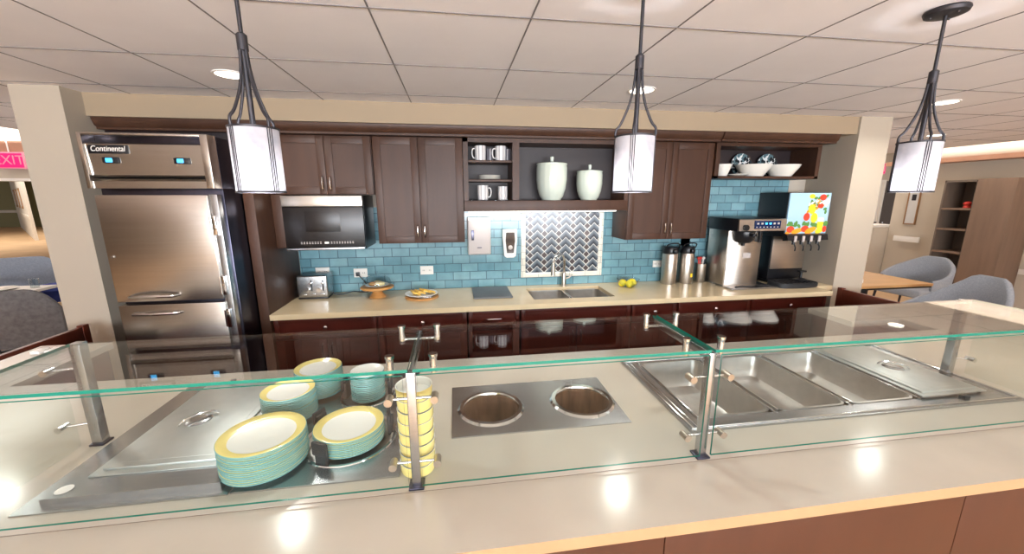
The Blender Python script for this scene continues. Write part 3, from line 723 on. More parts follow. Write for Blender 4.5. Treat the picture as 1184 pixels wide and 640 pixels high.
# ------------------------------------------------------------------ crockery on the shelves
def mug_proto(mname, loc, label, side=1, h=.075, r=.031):
    t = thing('mug', label, 'mug', loc)
    x, y, z = loc
    MB().lathe([(0, .003), (r*.85, 0), (r*.95, .004), (r, h*.4), (r, h), (r-.004, h), (r-.004, .01), (0, .007)], loc, 28).build('cup', mname, t)
    if side: MB().tube([(x+side*r*.95, y, z+h*.82), (x+side*(r+.018), y, z+h*.8), (x+side*(r+.024), y, z+h*.5), (x+side*(r+.014), y, z+h*.22), (x+side*r*.95, y, z+h*.2)], .0045, samples=4).build('handle', mname, t)
    return t
mug_proto('mug', (.225, 3.30, 2.035), 'white striped mug at the left of the top cubby shelf', -1, .118, .045)
copy_thing(bpy.data.objects['mug'], (.392, 3.30, 2.035), 'white striped mug right of the middle on the top cubby shelf')
mug_proto('mug_grey', (.306, 3.34, 2.035), 'grey striped mug between the two white mugs on the top shelf', 0, .10, .034)
copy_thing(bpy.data.objects['mug.002'], (.452, 3.34, 2.035), 'grey striped mug at the right end of the top cubby shelf')
mug_proto('mug', (.24, 3.30, 1.7215), 'white striped mug with handle on the bottom cubby shelf', 1, .118, .045)
mug_proto('mug', (.408, 3.30, 1.7215), 'white striped mug without visible handle on the bottom cubby shelf', 0, .11, .04)
tag(B(.14, .465, 3.24, 3.44, 1.7165, 1.7215, .002).build('tray', 'glass_clear'), 'thin clear glass tray under the bottom cubby mugs', 'tray')
for k in range(4):
    o = tag(MB().lathe([(0, 0), (.05, 0), (.092, .008), (.091, .011), (.05, .004), (0, .004)], (0, 0, 0), 36).build('saucer', 'china'), 'white saucer, %s of the pile on the middle cubby shelf' % ('lowest', 'second from bottom', 'third from bottom', 'topmost')[k], 'saucer', 'saucers on the middle shelf')
    o.location = (.30, 3.32, 1.885+.0085*k)
def jar(label, x, y, z, r, h):
    t = thing('lidded_jar', label, 'jar', (x, y, z))
    n = 72
    m = MB(); prof = [(r*.62, 0), (r*.66, .012*h/.3), (r*.78, .03*h/.3), (r*.93, .09*h/.3), (r, .16*h/.3), (r, h*.82), (r*.97, h*.9)]
    m.lathe(prof, (x, y, z), n)
    for v in m.bm.verts:
        dx, dy = v.co.x-x, v.co.y-y; a = math.atan2(dy, dx)
        k = 1-.012*(math.cos(a*18) > .6)*(h*.3 < v.co.z-z < h*.85)
        v.co.x = x+dx*k; v.co.y = y+dy*k
    m.build('body', 'jar', t)
    MB().lathe([(r*.985, h*.9), (r*1.0, h*.915), (r*1.0, h*.94), (r*.8, h*.965), (r*.2, h*.985), (r*.1, h)], (x, y, z), n).lathe([(r*.09, 0), (r*.11, .012), (r*.13, .03), (r*.11, .042), (0, .045)], (x, y, z+h*.99), 20).build('lid', 'jar', t)
jar('large pale green lidded jar on the open shelf above the mural', .838, 3.34, 1.7165, .132, .325)
jar('smaller pale green lidded jar on the open shelf, beside the larger one', 1.178, 3.34, 1.7165, .112, .262)
def china_bowl(label, x, y, z, r, h, foot=.5):
    p = tag(MB().lathe([(0, 0), (r*foot, 0), (r*.72, h*.35), (r*.92, h*.75), (r, h), (r-.004, h), (r*.9-.003, h*.75), (r*.7, h*.38), (r*foot, .006), (0, .006)], (x, y, z), 44).build('bowl', 'china'), label, 'bowl'); center_origin(p, (x, y, z)); return p
china_bowl('small deep white bowl at the left of the open shelf box', 2.40, 3.28, 1.922, .075, .105, .55)
p = tag(MB().lathe([(0, 0), (.045, 0), (.085, .016), (.084, .02), (.045, .006), (0, .006)], (2.555, 3.27, 1.922), 36).build('saucer', 'china'), 'flat white dish between the small bowl and first wide bowl', 'saucer'); center_origin(p, (2.555, 3.27, 1.922))
china_bowl('wide white bowl in front of the left patterned plate', 2.725, 3.30, 1.922, .15, .105, .55)
china_bowl('wide white bowl in front of the right patterned plate', 3.015, 3.30, 1.922, .15, .105, .55)
for x, la in ((2.71, 'black and white patterned plate standing behind the left wide bowl'), (2.985, 'black and white patterned plate standing behind the right wide bowl')):
    R4 = Matrix.Translation((x, 3.452, 2.034)) @ Matrix.Rotation(PI/2-.12, 4, 'X')
    p = tag(MB().lathe([(0, 0), (.06, 0), (.108, .012), (.107, .016), (.06, .005), (0, .005)], (0, 0, 0), 44, M4=R4).build('patterned_plate', 'dark_pattern'), la, 'plate', 'patterned plates on the open shelf'); center_origin(p, (x, 3.45, 1.925))

# ------------------------------------------------------------------ serving counter
CY0, CY1, CX0, CX1 = .772, 1.90, -2.36, 3.785
t = thing('serving_counter', 'long U-shaped serving counter with pale stone top and brown panelled front', 'counter', (.7, 1.3, 0))
tp = MB()
# cells of the U-shaped top, leaving the drop-in openings free
OPEN = [(-1.13, -.71, 1.10, 1.74), (-.51, -.25, 1.14, 1.40), (-.49, -.29, 1.48, 1.68), (.01, .23, 1.285, 1.505), (.385, .605, 1.285, 1.505), (.85, 2.265, 1.165, 1.70)]
xs = sorted({CX0, CX1, -2.0, 3.0, 2.62}|{v for o in OPEN for v in o[:2]}); ys = sorted({CY0, .985, .989, CY1, 2.11, 2.44}|{v for o in OPEN for v in o[2:]})
def inside(x, y):
    if y > CY1:
        if not (x < -2.0 or x > 3.0 or (2.62 < x and y > 2.11) or False): return False
    if .985 < y < .989: return False
    return not any(a < x < b and c < y < d for a, b, c, d in OPEN)
bm = tp.bm; vc = {}
def vv(x, y, z):
    k = (round(x, 4), round(y, 4), z)
    if k not in vc: vc[k] = bm.verts.new(k)
    return vc[k]
cells = {(i, j) for i in range(len(xs)-1) for j in range(len(ys)-1) if inside((xs[i]+xs[i+1])/2, (ys[j]+ys[j+1])/2)}
for i, j in cells:
    x0, x1, y0, y1 = xs[i], xs[i+1], ys[j], ys[j+1]
    bm.faces.new((vv(x0, y0, .92), vv(x1, y0, .92), vv(x1, y1, .92), vv(x0, y1, .92)))
    bm.faces.new((vv(x0, y0, .885), vv(x0, y1, .885), vv(x1, y1, .885), vv(x1, y0, .885)))
    for (di, dj), (a, b) in {(-1, 0): ((x0, y1), (x0, y0)), (1, 0): ((x1, y0), (x1, y1)), (0, -1): ((x0, y0), (x1, y0)), (0, 1): ((x1, y1), (x0, y1))}.items():
        if (i+di, j+dj) not in cells:
            f = bm.faces.new((vv(*a, .885), vv(*b, .885), vv(*b, .92), vv(*a, .92)))
            if dj == -1 and y0 == CY0: f.material_index = 1
tp.build('top', ['quartz', 'quartz_edge'], t, smooth=False)
B(CX0+.02, CX1-.02, .983, .991, .90, .9185).build('seam', 'seam', t)
bx = [-2.42, -1.435, -.45, .534, 1.522, 2.5, 3.765]
for a, b in zip(bx, bx[1:]): B(max(a, CX0+.03)+.0015, b-.0015, .803, .825, .09, .885, .0015).build('front_panel', 'panel_wood', t)
MB().box(CX0+.03, CX1-.02, .825, .84, .0, .885).box(CX0+.03, CX1-.02, CY1-.03, CY1-.015, .0, .885).box(CX0+.03, CX0+.05, .84, 2.42, 0, .885).box(CX1-.04, CX1-.02, .84, 2.42, 0, .885).box(-2.03, -2.015, 1.9, 2.42, 0, .885).box(3.015, 3.03, 1.9, 2.1, 0, .885).box(2.64, 3.03, 2.125, 2.14, 0, .885).box(2.64, 2.655, 2.14, 2.42, 0, .885).box(CX0+.03, -2.015, 2.405, 2.42, 0, .885).box(2.64, CX1-.02, 2.405, 2.42, 0, .885).build('carcass', 'gate_wood', t)
# pop-up outlets on the left wing
for x, la in ((-2.265, 'small white outlet cover on the left counter wing, nearer the gate'), (-2.20, 'small white outlet cover on the left counter wing, beside its twin')):
    p = tag(MB().box(x-.022, x+.022, 2.30, 2.36, .92, .938, .004).build('outlet_cover', 'white_plastic'), la, 'outlet')
# gates
t = thing('swing_gate', 'low dark wood gate by the left column', 'gate', (-2.43, 2.55, 0))
B(-2.445, -2.415, 2.02, 2.80, .35, .925, .003).build('panel', 'gate_wood', t)
B(-2.448, -2.412, 2.76, 2.805, .0, .935, .003).build('post', 'gate_wood', t)
t = thing('swing_gate', 'low dark wood gate by the right column', 'gate', (3.45, 2.7, 0))
B(3.435, 3.465, 2.46, 2.94, .35, .925, .003).build('panel', 'gate_wood', t)
B(3.432, 3.468, 2.90, 2.945, .0, .935, .003).build('post', 'gate_wood', t)

# ---- left drop-in well with its lid
t = thing('food_well', 'stainless drop-in food well with a raised frame at the left of the counter', 'food well', (-.92, 1.42, .92))
def frame_plate(x0, x1, y0, y1, holes, z0, z1):
    m = MB(); xs = sorted({x0, x1}|{v for h in holes for v in h[:2]}); ys = sorted({y0, y1}|{v for h in holes for v in h[2:]})
    vc = {}
    def vv(x, y, z):
        k = (round(x, 4), round(y, 4), z)
        if k not in vc: vc[k] = m.bm.verts.new(k)
        return vc[k]
    cs = {(i, j) for i in range(len(xs)-1) for j in range(len(ys)-1) if not any(a < (xs[i]+xs[i+1])/2 < b and c < (ys[j]+ys[j+1])/2 < d for a, b, c, d in holes)}
    for i, j in cs:
        a0, a1, b0, b1 = xs[i], xs[i+1], ys[j], ys[j+1]
        m.bm.faces.new((vv(a0, b0, z1), vv(a1, b0, z1), vv(a1, b1, z1), vv(a0, b1, z1)))
        m.bm.faces.new((vv(a0, b0, z0), vv(a0, b1, z0), vv(a1, b1, z0), vv(a1, b0, z0)))
        for (di, dj), (p, q) in {(-1, 0): ((a0, b1), (a0, b0)), (1, 0): ((a1, b0), (a1, b1)), (0, -1): ((a0, b0), (a1, b0)), (0, 1): ((a1, b1), (a0, b1))}.items():
            if (i+di, j+dj) not in cs: m.bm.faces.new((vv(*p, z0), vv(*q, z0), vv(*q, z1), vv(*p, z1)))
    return m
frame_plate(-1.195, -.665, 1.052, 1.79, [(-1.12, -.72, 1.12, 1.72)], .92, .924).build('flange', 'steel', t)
frame_plate(-1.148, -.697, 1.082, 1.76, [(-1.085, -.745, 1.165, 1.715)], .924, .942).build('raised_frame', 'steel', t)
MB().box(-1.12, -1.115, 1.12, 1.72, .80, .92).box(-.725, -.72, 1.12, 1.72, .80, .92).box(-1.115, -.725, 1.12, 1.125, .80, .92).box(-1.115, -.725, 1.715, 1.72, .80, .92).box(-1.12, -.72, 1.12, 1.72, .795, .80).build('well', 'pan_steel', t)
MB().lathe([(0, 0), (.018, 0), (.02, .0012), (0, .0014)], (-1.115, 1.115, .942), 24).build('badge', 'white_plastic', t)
def pan_cover(name, label, x0, x1, y0, y1, z, hx, hy, mirror=1, tilt=0.):
    t = thing(name, label, 'lid', ((x0+x1)/2, (y0+y1)/2, z))
    m = MB()
    m.box(x0, x1, y0, y1, z, z+.004, .0018)
    m.box(x0+.022, x1-.022, y0+.022, y1-.022, z+.003, z+.012, .005)
    m.box(x0+.045, x1-.045, y0+.045, y1-.045, z+.0118, z+.0128, .0005)
    m.build('plate', 'lid_steel', t)
    h = MB().lathe([(.042, 0), (.036, .004), (.02, .0065)], (hx, hy, z+.0122), 30)
    h.build('handle_dish', 'steel', t)
    MB().tube([(hx-.045*mirror, hy-.035, z+.0165), (hx-.03*mirror, hy-.028, z+.03), (hx, hy, z+.037), (hx+.03*mirror, hy+.028, z+.03), (hx+.045*mirror, hy+.035, z+.0165)], .007, flat=.5, samples=4).build('handle', 'chrome', t)
    return t
pan_cover('pan_lid', 'flat stainless pan lid with loop handle on the left food well', -1.092, -.738, 1.158, 1.722, .9425, -.945, 1.42)
p = tag(MB().box(-.985, -.967, 1.70, 1.716, .955, .974, .003).build('latch_clip', 'black'), 'tiny black clip at the far edge of the left pan lid', 'clip')

# ---- plate dispensers
t = thing('plate_dispenser', 'stainless drop-in plate dispenser with two round tubes and black guides', 'plate dispenser', (-.42, 1.42, .92))
m = MB(); R1, R2 = ((-.385, 1.275, .148), (-.39, 1.58, .105))
# plate with two round holes
bm = m.bm
def holed_plate(m, x0, x1, y0, y1, holes, z0, z1, n=40, mi=0):
    """rectangular plate with round holes: strips of the rectangle split between holes along the longer side"""
    bm = m.bm
    along_x = (x1-x0) > (y1-y0)
    hs = sorted(holes, key=lambda h: h[0] if along_x else h[1])
    cuts = [x0 if along_x else y0]
    for a, b in zip(hs, hs[1:]): cuts.append(((a[0]+a[2])+(b[0]-b[2]))/2 if along_x else ((a[1]+a[2])+(b[1]-b[2]))/2)
    cuts.append(x1 if along_x else y1)
    for h, c0, c1 in zip(hs, cuts, cuts[1:]):
        a0, a1, b0, b1 = (c0, c1, y0, y1) if along_x else (x0, x1, c0, c1)
        def edge(a):
            dx, dy = math.cos(a), math.sin(a); ts = []
            if dx > 1e-9: ts.append((a1-h[0])/dx)
            if dx < -1e-9: ts.append((a0-h[0])/dx)
            if dy > 1e-9: ts.append((b1-h[1])/dy)
            if dy < -1e-9: ts.append((b0-h[1])/dy)
            q = min(ts); return h[0]+dx*q, h[1]+dy*q
        angs = sorted({round(2*PI*i/n, 6) for i in range(n)}|{round(math.atan2(yy-h[1], xx-h[0]) % (2*PI), 6) for xx in (a0, a1) for yy in (b0, b1)})
        inn = [(h[0]+h[2]*math.cos(a), h[1]+h[2]*math.sin(a)) for a in angs]; ou = [edge(a) for a in angs]; k = len(angs)
        V = {}
        for nm, L_ in (('i', inn), ('o', ou)):
            for z in (z0, z1): V[nm, z] = [bm.verts.new((p[0], p[1], z)) for p in L_]
        fs = []
        for i in range(k):
            j = (i+1) % k
            fs.append(bm.faces.new((V['i', z1][i], V['o', z1][i], V['o', z1][j], V['i', z1][j])))
            fs.append(bm.faces.new((V['i', z0][i], V['i', z0][j], V['o', z0][j], V['o', z0][i])))
            fs.append(bm.faces.new((V['i', z0][i], V['i', z1][i], V['i', z1][j], V['i', z0][j])))
            fs.append(bm.faces.new((V['o', z0][i], V['o', z0][j], V['o', z1][j], V['o', z1][i])))
        for f in fs: f.material_index = mi
    return m
holed_plate(m, -.66, -.19, 1.055, 1.78, [R1, R2], .92, .925)
m.build('top_plate', 'steel', t, angle=30)
for (x, y, r) in (R1, R2):
    rg = MB().lathe([(r-.004, -.03), (r-.004, .006), (r+.006, .008), (r+.008, .0051)], (x, y, .92), 48, cap0=False, cap1=False).build('ring', 'chrome', t)
    MB().lathe([(r-.004, -.02), (0, -.02), (0, -.024), (r-.004, -.024)], (x, y, .932), 48, cap0=False, cap1=False).build('carrier', 'pan_steel', rg)
for (x, y, r), angs, h in ((R1, (-115, 150, 15), .075), (R2, (170, 10), .07)):
    for a in angs:
        a = math.radians(a); px, py_ = x+(r-.018)*math.cos(a), y+(r-.018)*math.sin(a)
        R4 = Matrix.Translation((px, py_, .912)) @ Matrix.Rotation(a, 4, 'Z')
        MB().box(-.006, .012, -.02, .02, 0, h, .005, M4=R4).box(.004, .016, -.026, .026, h-.035, h+.012, .006, M4=R4).build('guide', 'black_rubber', t)

# ---- plates, each one a thing
def plate_mesh(r, pitch, deep=False):
    if not deep:
        prof = [(0, 0), (r*.60, 0), (r*.64, .003), (r*.995, .012), (r, .0145), (r*.985, .0160), (r*.76, .0092), (r*.66, .006), (0, .0058)]
        mis = [2, 2, 2, 2, 2, 1, 0, 0]
    else:
        prof = [(0, 0), (r*.6, 0), (r*.82, .012), (r*.97, .032), (r, .046), (r*.96, .046), (r*.92, .034), (r*.76, .014), (r*.5, .006), (0, .006)]
        mis = [2, 2, 2, 2, 1, 0, 0, 0, 0]
    return prof, mis
ORD = ['topmost', 'second from top', 'third from top', 'fourth from top', 'fifth from top', 'sixth from top', 'seventh from top', 'eighth from top', 'ninth from top', 'tenth from top', 'eleventh from top', 'twelfth from top', 'thirteenth from top', 'fourteenth from top', 'fifteenth from top', 'sixteenth from top', 'seventeenth from top', 'eighteenth from top', 'nineteenth from top', 'twentieth from top']
def stack(name, what, where, cat, x, y, z0, n, pitch, r, group, deep=False):
    prof, mis = plate_mesh(r, pitch, deep); proto = None
    for k in range(n):
        la = '%s, %s %s' % (what, ORD[n-1-k] if k else 'lowest', where)
        loc = (x+random.uniform(-.0012, .0012), y+random.uniform(-.0012, .0012), z0+pitch*k)
        if proto is None:
            proto = MB().lathe(prof, (0, 0, 0), 56, mis=mis).build(name, ['china', 'china' if name == 'small_plate' else 'china_yellow', 'china_teal'], angle=60); proto.location = loc; o = proto
        else:
            o = proto.copy(); COL.objects.link(o); o.location = loc
        tag(o, la, cat, group)
stack('dinner_plate', 'large teal and yellow plate', 'of the stack beside the left pan lid', 'plate', -.615, 1.18, .925, 15, .0064, .122, 'plates in the stack beside the lid')
stack('side_plate', 'side plate with yellow rim', 'of the stack behind the large loose plates', 'plate', -.645, 1.45, .925, 16, .0064, .093, 'side plates in the middle stack')
stack('side_plate', 'side plate with yellow rim', 'of the farthest plate stack', 'plate', -.595, 1.63, .925, 17, .0064, .093, 'side plates in the farthest stack')
stack('dinner_plate', 'teal and yellow plate', 'in the round dispenser with black guides', 'plate', -.385, 1.275, .913, 9, .0064, .115, 'plates in the round dispenser')
stack('small_plate', 'small teal saucer plate', 'in the small rear dispenser', 'saucer', -.385, 1.575, .913, 18, .0064, .068, 'saucers in the rear dispenser')
# yellow bowls stacked at the post
def cup_stack(x, y, z0, n, pitch, r):
    prof = [(0, 0), (r*.94, 0), (r*.955, .002), (r*.97, .008), (r*.99, pitch*.7), (r, pitch*.93), (r, pitch*.985), (r*.985, pitch*.998), (r*.93, pitch*.95), (r*.88, .012), (0, .008)]
    mis = [1, 2, 1, 1, 1, 1, 0, 0, 0, 0]
    proto = None
    for k in range(n):
        loc = (x+random.uniform(-.001, .001), y+random.uniform(-.001, .001), z0+(pitch)*k)
        if proto is None: proto = MB().lathe(prof, (0, 0, 0), 48, mis=mis).build('soup_cup', ['china', 'china_yellow', 'china_line'], angle=50); o = proto
        else: o = proto.copy(); COL.objects.link(o)
        o.location = loc
        tag(o, 'yellow soup cup with white inside, %s of the stack behind the post' % (ORD[n-1-k] if k else 'lowest'), 'cup', 'yellow soup cups')
cup_stack(-.137, 1.09, .92, 8, .0355, .054)

# ---- round soup wells
t = thing('soup_well', 'stainless plate with two round soup wells in the middle of the counter', 'soup well', (.29, 1.4, .92))
holed_plate(MB(), -.035, .63, 1.22, 1.585, [(.12, 1.395, .108), (.495, 1.395, .108)], .92, .9245).build('top_plate', 'steel', t, angle=30)
for x in (.12, .495):
    w = MB().lathe([(.106, 0), (.106, .006), (.110, .012), (.124, .012), (.132, .0047)], (x, 1.395, .92), 56, cap0=False, cap1=False).build('ring', 'chrome', t)
    MB().lathe([(.106, 0), (.104, -.14), (.09, -.155), (0, -.155), (0, -.158), (.092, -.158), (.1075, -.14), (.1075, 0)], (x, 1.395, .921), 56, cap0=False, cap1=False).build('well', 'rust', w)

# ---- right steam table
t = thing('steam_table', 'stainless drop-in steam table with four bays at the right of the counter', 'steam table', (1.56, 1.42, .92))
bays = [(.885, 1.205), (1.225, 1.545), (1.565, 1.875), (1.895, 2.205)]
frame_plate(.812, 2.315, 1.128, 1.735, [(a-.003, b+.003, 1.197, 1.693) for a, b in bays], .92, .927).build('frame', 'steel', t)
MB().box(.824, .832, 1.14, 1.72, .926, .933, .002).box(.846, .852, 1.15, 1.71, .926, .931, .002).box(2.29, 2.298, 1.14, 1.72, .926, .933, .002).box(.83, 2.30, 1.138, 1.144, .926, .933, .002).box(.83, 2.30, 1.722, 1.728, .926, .933, .002).build('edge_bead', 'chrome', t)
B(.86, 2.26, 1.17, 1.70, .70, .71).box(.853, .86, 1.17, 1.70, .70, .92).box(2.26, 2.264, 1.17, 1.70, .70, .92).box(.86, 2.26, 1.166, 1.17, .70, .92).box(.86, 2.26, 1.694, 1.698, .70, .92).build('well', 'pan_steel', t)
for k, (a, b) in enumerate(bays):
    la = ('empty steel pan in the leftmost bay of the steam table', 'empty steel pan in the second bay of the steam table', 'empty steel pan beside the covered bay of the steam table', 'steel pan hidden under the lid of the steam table')[k]
    p = tag(bowl(a+.008, b-.008, 1.208, 1.682, .9305, .79+(.03 if k else 0), .009, .03).build('steam_pan', 'pan_steel'), la, 'pan', 'steam table pans')
    center_origin(p, ((a+b)/2, 1.445, .78))
    for q in ((a-.002, a+.004), (b-.004, b+.002)): B(q[0], q[1], 1.20, 1.69, .9275, .935, .002).build('rim', 'chrome', p)
pan_cover('pan_lid', 'flat stainless pan lid with loop handle on the right steam table bay', 1.888, 2.212, 1.19, 1.70, .9365, 2.05, 1.43, -1)
tag(MB().box(2.06, 2.09, 1.165, 1.187, .9275, .938, .003).build('notch_clip', 'black'), 'tiny black clip at the near edge of the right pan lid', 'clip')

# ------------------------------------------------------------------ sneeze guard
t = thing('sneeze_guard', 'glass sneeze guard on square steel posts over the serving counter', 'sneeze guard', (.5, 1.2, .92))
def pane(x0, x1, y0, y1, z0, z1, nm):
    m = MB(); m.box(x0, x1, y0, y1, z0, z1)
    dims = (x1-x0, y1-y0, z1-z0); th = dims.index(min(dims))
    for f in m.bm.faces:
        ax = max(range(3), key=lambda k: abs(f.normal[k])) if f.normal.length else 0
        f.normal_update(); ax = max(range(3), key=lambda k: abs(f.normal[k]))
        f.material_index = 0 if ax == th or (ax == 1 and f.normal.y > 0) else 1
    m.build(nm, ['glass_front' if nm == 'front_glass' else 'glass', 'glass_edge'], t, smooth=False)
GZ = 1.282
for a, b in ((-1.235, -.141), (-.127, .761), (.775, 2.30)):
    pane(a, b, 1.0, 1.358, GZ, GZ+.0095, 'top_glass')
    pane(a+.012, b-.012, .985, .9915, .938, GZ-.002, 'front_glass')
for x in (-1.262, 2.325): B(x, x+.006, 1.02, 1.34, .938, GZ-.004).build('end_glass', 'glass_front', t, smooth=False)
def post(x, y, top=GZ-.002, w=.0125):
    p = MB().box(x-w, x+w, y-w, y+w, .926, top, .003).build('post', 'steel', t)
    MB().box(x-.022, x+.022, y-.022, y+.022, .9203, .927, .002).build('foot_plate', 'steel_dark', p)
    return p
def arm(p, x, y, z, dx, dy, L=.062, m='steel'):
    e = (x+dx*L, y+dy*L, z)
    a = MB().cyl((x+dx*.008, y+dy*.008, z), e, .0045, seg=12).build('arm', 'chrome', p)
    MB().cyl((e[0], e[1]+.012, e[2]), (e[0], e[1]-.022, e[2]), .011, seg=18).build('clamp_knob', m, a)
for x in (-.134, .768):
    p = post(x, 1.012)
    for z in (1.20, 1.0):
        for s in (-1, 1): arm(p, x, 1.012, z, s, 0, .062, 'tarnish')
    B(x-.006, x+.006, 1.0, 1.35, GZ-.03, GZ-.003, .002).build('top_rail', 'steel', p)
    for y in (1.05, 1.31):
        for s in (-1, 1):
            a = MB().cyl((x, y, GZ-.018), (x+s*.06, y, GZ-.018), .005, seg=12).build('arm', 'chrome', p)
            MB().cyl((x+s*.06, y, GZ-.024), (x+s*.06, y, GZ+.028), .0105, seg=18).cyl((x+s*.06, y, GZ+.024), (x+s*.06, y, GZ+.032), .013, seg=18).build('clamp_knob', 'chrome', a)
for x, s in ((-1.232, -1), (2.288, 1)):
    p = post(x, 1.38, GZ+.004, .016)
    for z in (1.20, 1.0): arm(p, x, 1.38, z, s, -.25, .08, 'chrome')

# ------------------------------------------------------------------ pendants
def pendant(label, x, y):
    t = thing('pendant_lamp', label, 'pendant lamp', (x, y, H), 'pendant lamps over the serving counter')
    cn = MB().lathe([(.062, 0), (.064, -.006), (.06, -.016), (.05, -.02), (0, -.021)], (x, y, H), 40).build('canopy', 'iron', t)
    for a in (.4, 2.5, 4.6): MB().ball((x+.042*math.cos(a), y+.042*math.sin(a), H-.021), .005, seg=10).build('screw', 'iron', cn)
    MB().cyl((x, y, 2.19), (x, y, H-.018), .0058, seg=14).build('rod', 'iron', t)
    MB().lathe([(.009, 0), (.0145, .004), (.0145, .045), (.0095, .05)], (x, y, 2.165), 20).build('collar', 'iron', t)
    R, z0, z1 = .067, 1.762, 1.955
    for k in range(4):
        a = PI/4+k*PI/2+.25; c, s = math.cos(a), math.sin(a)
        MB().tube([(x+c*.010, y+s*.010, 2.18), (x+c*.014, y+s*.014, 2.12), (x+c*.026, y+s*.026, 2.06), (x+c*.050, y+s*.050, 2.0), (x+c*.066, y+s*.066, 1.978), (x+c*.067, y+s*.067, 1.955)], .0045, seg=8, samples=4).build('arm', 'iron', t)
    MB().cyl((x, y, 1.90), (x, y, 2.18), .008, seg=14).build('stem', 'iron', t)
    MB().cyl((x, y, 1.885), (x, y, 1.925), .016, seg=18).build('socket', 'iron', t)
    sh = MB().lathe([(R, z0), (R, z1), (R-.003, z1), (R-.003, z0)], (x, y, 0), 48, cap0=False, cap1=False)
    for i in range(48):
        pass
    sh = sh.build('shade', 'mica', t, angle=60)
    for z in (z0, z1-.005): MB().lathe([(R-.004, 0), (R+.002, 0), (R+.002, .006), (R-.004, .006), (R-.004, 0)], (x, y, z), 48, cap0=False, cap1=False).build('band', 'iron', sh)
    for k in range(4):
        a = PI/4+k*PI/2+.25
        for da in (-.10, .0, .10):
            c, s = math.cos(a+da), math.sin(a+da)
            MB().cyl((x+c*(R+.001), y+s*(R+.001), z0), (x+c*(R+.001), y+s*(R+.001), z1), .0016, seg=6).build('rib', 'iron', sh)
    MB().ball((x, y, 1.855), .026, 1, 1, 1.2).build('bulb', 'bulb', t)
    li = bpy.data.lights.new('pendant_light', 'POINT'); li.energy = PEND; li.color = (.93, .96, 1.); li.shadow_soft_size = .03
    lo = bpy.data.objects.new('pendant_light', li); COL.objects.link(lo); lo.location = (x, y, 1.80)
PEND = 13.
pendant('pendant lamp with mica shade hanging in front of the refrigerator', -.597, 1.34)
pendant('pendant lamp with mica shade hanging in front of the tall cabinet right of the jars', .633, 1.34)
pendant('pendant lamp with mica shade and round canopy, hanging in front of the right column', 1.82, 1.34)

# ------------------------------------------------------------------ recessed ceiling lights
DOWN = 8.
def downlight(label, x, y, z=H, e=1., group='recessed ceiling lights', r=.075):
    t = thing('recessed_light', label, 'ceiling light', (x, y, z), group)
    MB().lathe([(r+.012, 0), (r+.012, -.0045), (r, -.006), (r-.002, -.001)], (x, y, z), 40, cap0=False, cap1=False).build('trim_ring', 'white_plastic', t)
    MB().lathe([(r-.001, -.004), (0, -.004)], (x, y, z), 40, cap0=False).build('lens', 'lamp_disc', t)
    li = bpy.data.lights.new('recessed_lamp', 'AREA'); li.shape = 'DISK'; li.size = .13; li.energy = DOWN*e; li.color = (1, .965, .91); li.spread = math.radians(150)
    lo = bpy.data.objects.new('recessed_lamp', li); COL.objects.link(lo); lo.location = (x, y, z-.012)
downlight('recessed ceiling light between the left pendant and the refrigerator', -1.213, 2.54)
downlight('recessed ceiling light behind the middle pendant', 1.221, 2.53)
downlight('recessed ceiling light behind the right pendant, over the gate', 3.584, 2.534)
downlight('recessed ceiling light over the dining tables beyond the right column', 5.43, 3.85)
for x in (-1.2, 1.2, 3.6):
    for y in (-.6, -3.2): downlight('recessed ceiling light over the room in front of the counter', x, y, e=.4)
downlight('recessed ceiling light over the dining tables beyond the left column', -3.6, 3.2)

def area(name, loc, sx, sy, e, col=(1, .95, .88), rot=(0, 0, 0)):
    li = bpy.data.lights.new(name, 'AREA'); li.shape = 'RECTANGLE'; li.size = sx; li.size_y = sy; li.energy = e; li.color = col
    o = bpy.data.objects.new(name, li); COL.objects.link(o); o.location = loc; o.rotation_euler = rot
area('under_shelf_lamp', (.78, 3.36, 1.612), 1.3, .03, 2., (1, .97, .92))
area('rear_fill', (.65, -4.95, 1.45), 6.4, 1.7, 1450, (.90, .94, 1), (PI/2+1.1, 0, 0))  # added fill behind the camera, tilted up to brighten the ceiling
area('hall_fill', (-18, 18, 2.9), 6, 12, 480, (1, .95, .86))  # added fill that brightens the hall, no fixture behind it
area('dining_fill', (-5.5, 5.2, 2.9), 1.2, 1.2, 26, (1, .93, .84))  # added fill for the left dining area, no fixture modelled
area('dining_fill', (7.4, 6, 2.9), .6, 4, 26, (1, .93, .84))  # added fill along the right dining area
area('dining_fill', (10.5, 8, 2.9), 2, 2, 36, (1, .93, .84))  # added fill in front of the far wall on the right
# cove lamps washing the raised trays
area('cove_lamp_right', (8.2, 4.5, 2.40), .08, 9, 70, (1, .93, .90), (PI, 0, 0))
area('cove_lamp_left', (-8, 6.8, 2.53), 8, .08, 70, (1, .93, .90), (PI, 0, 0))

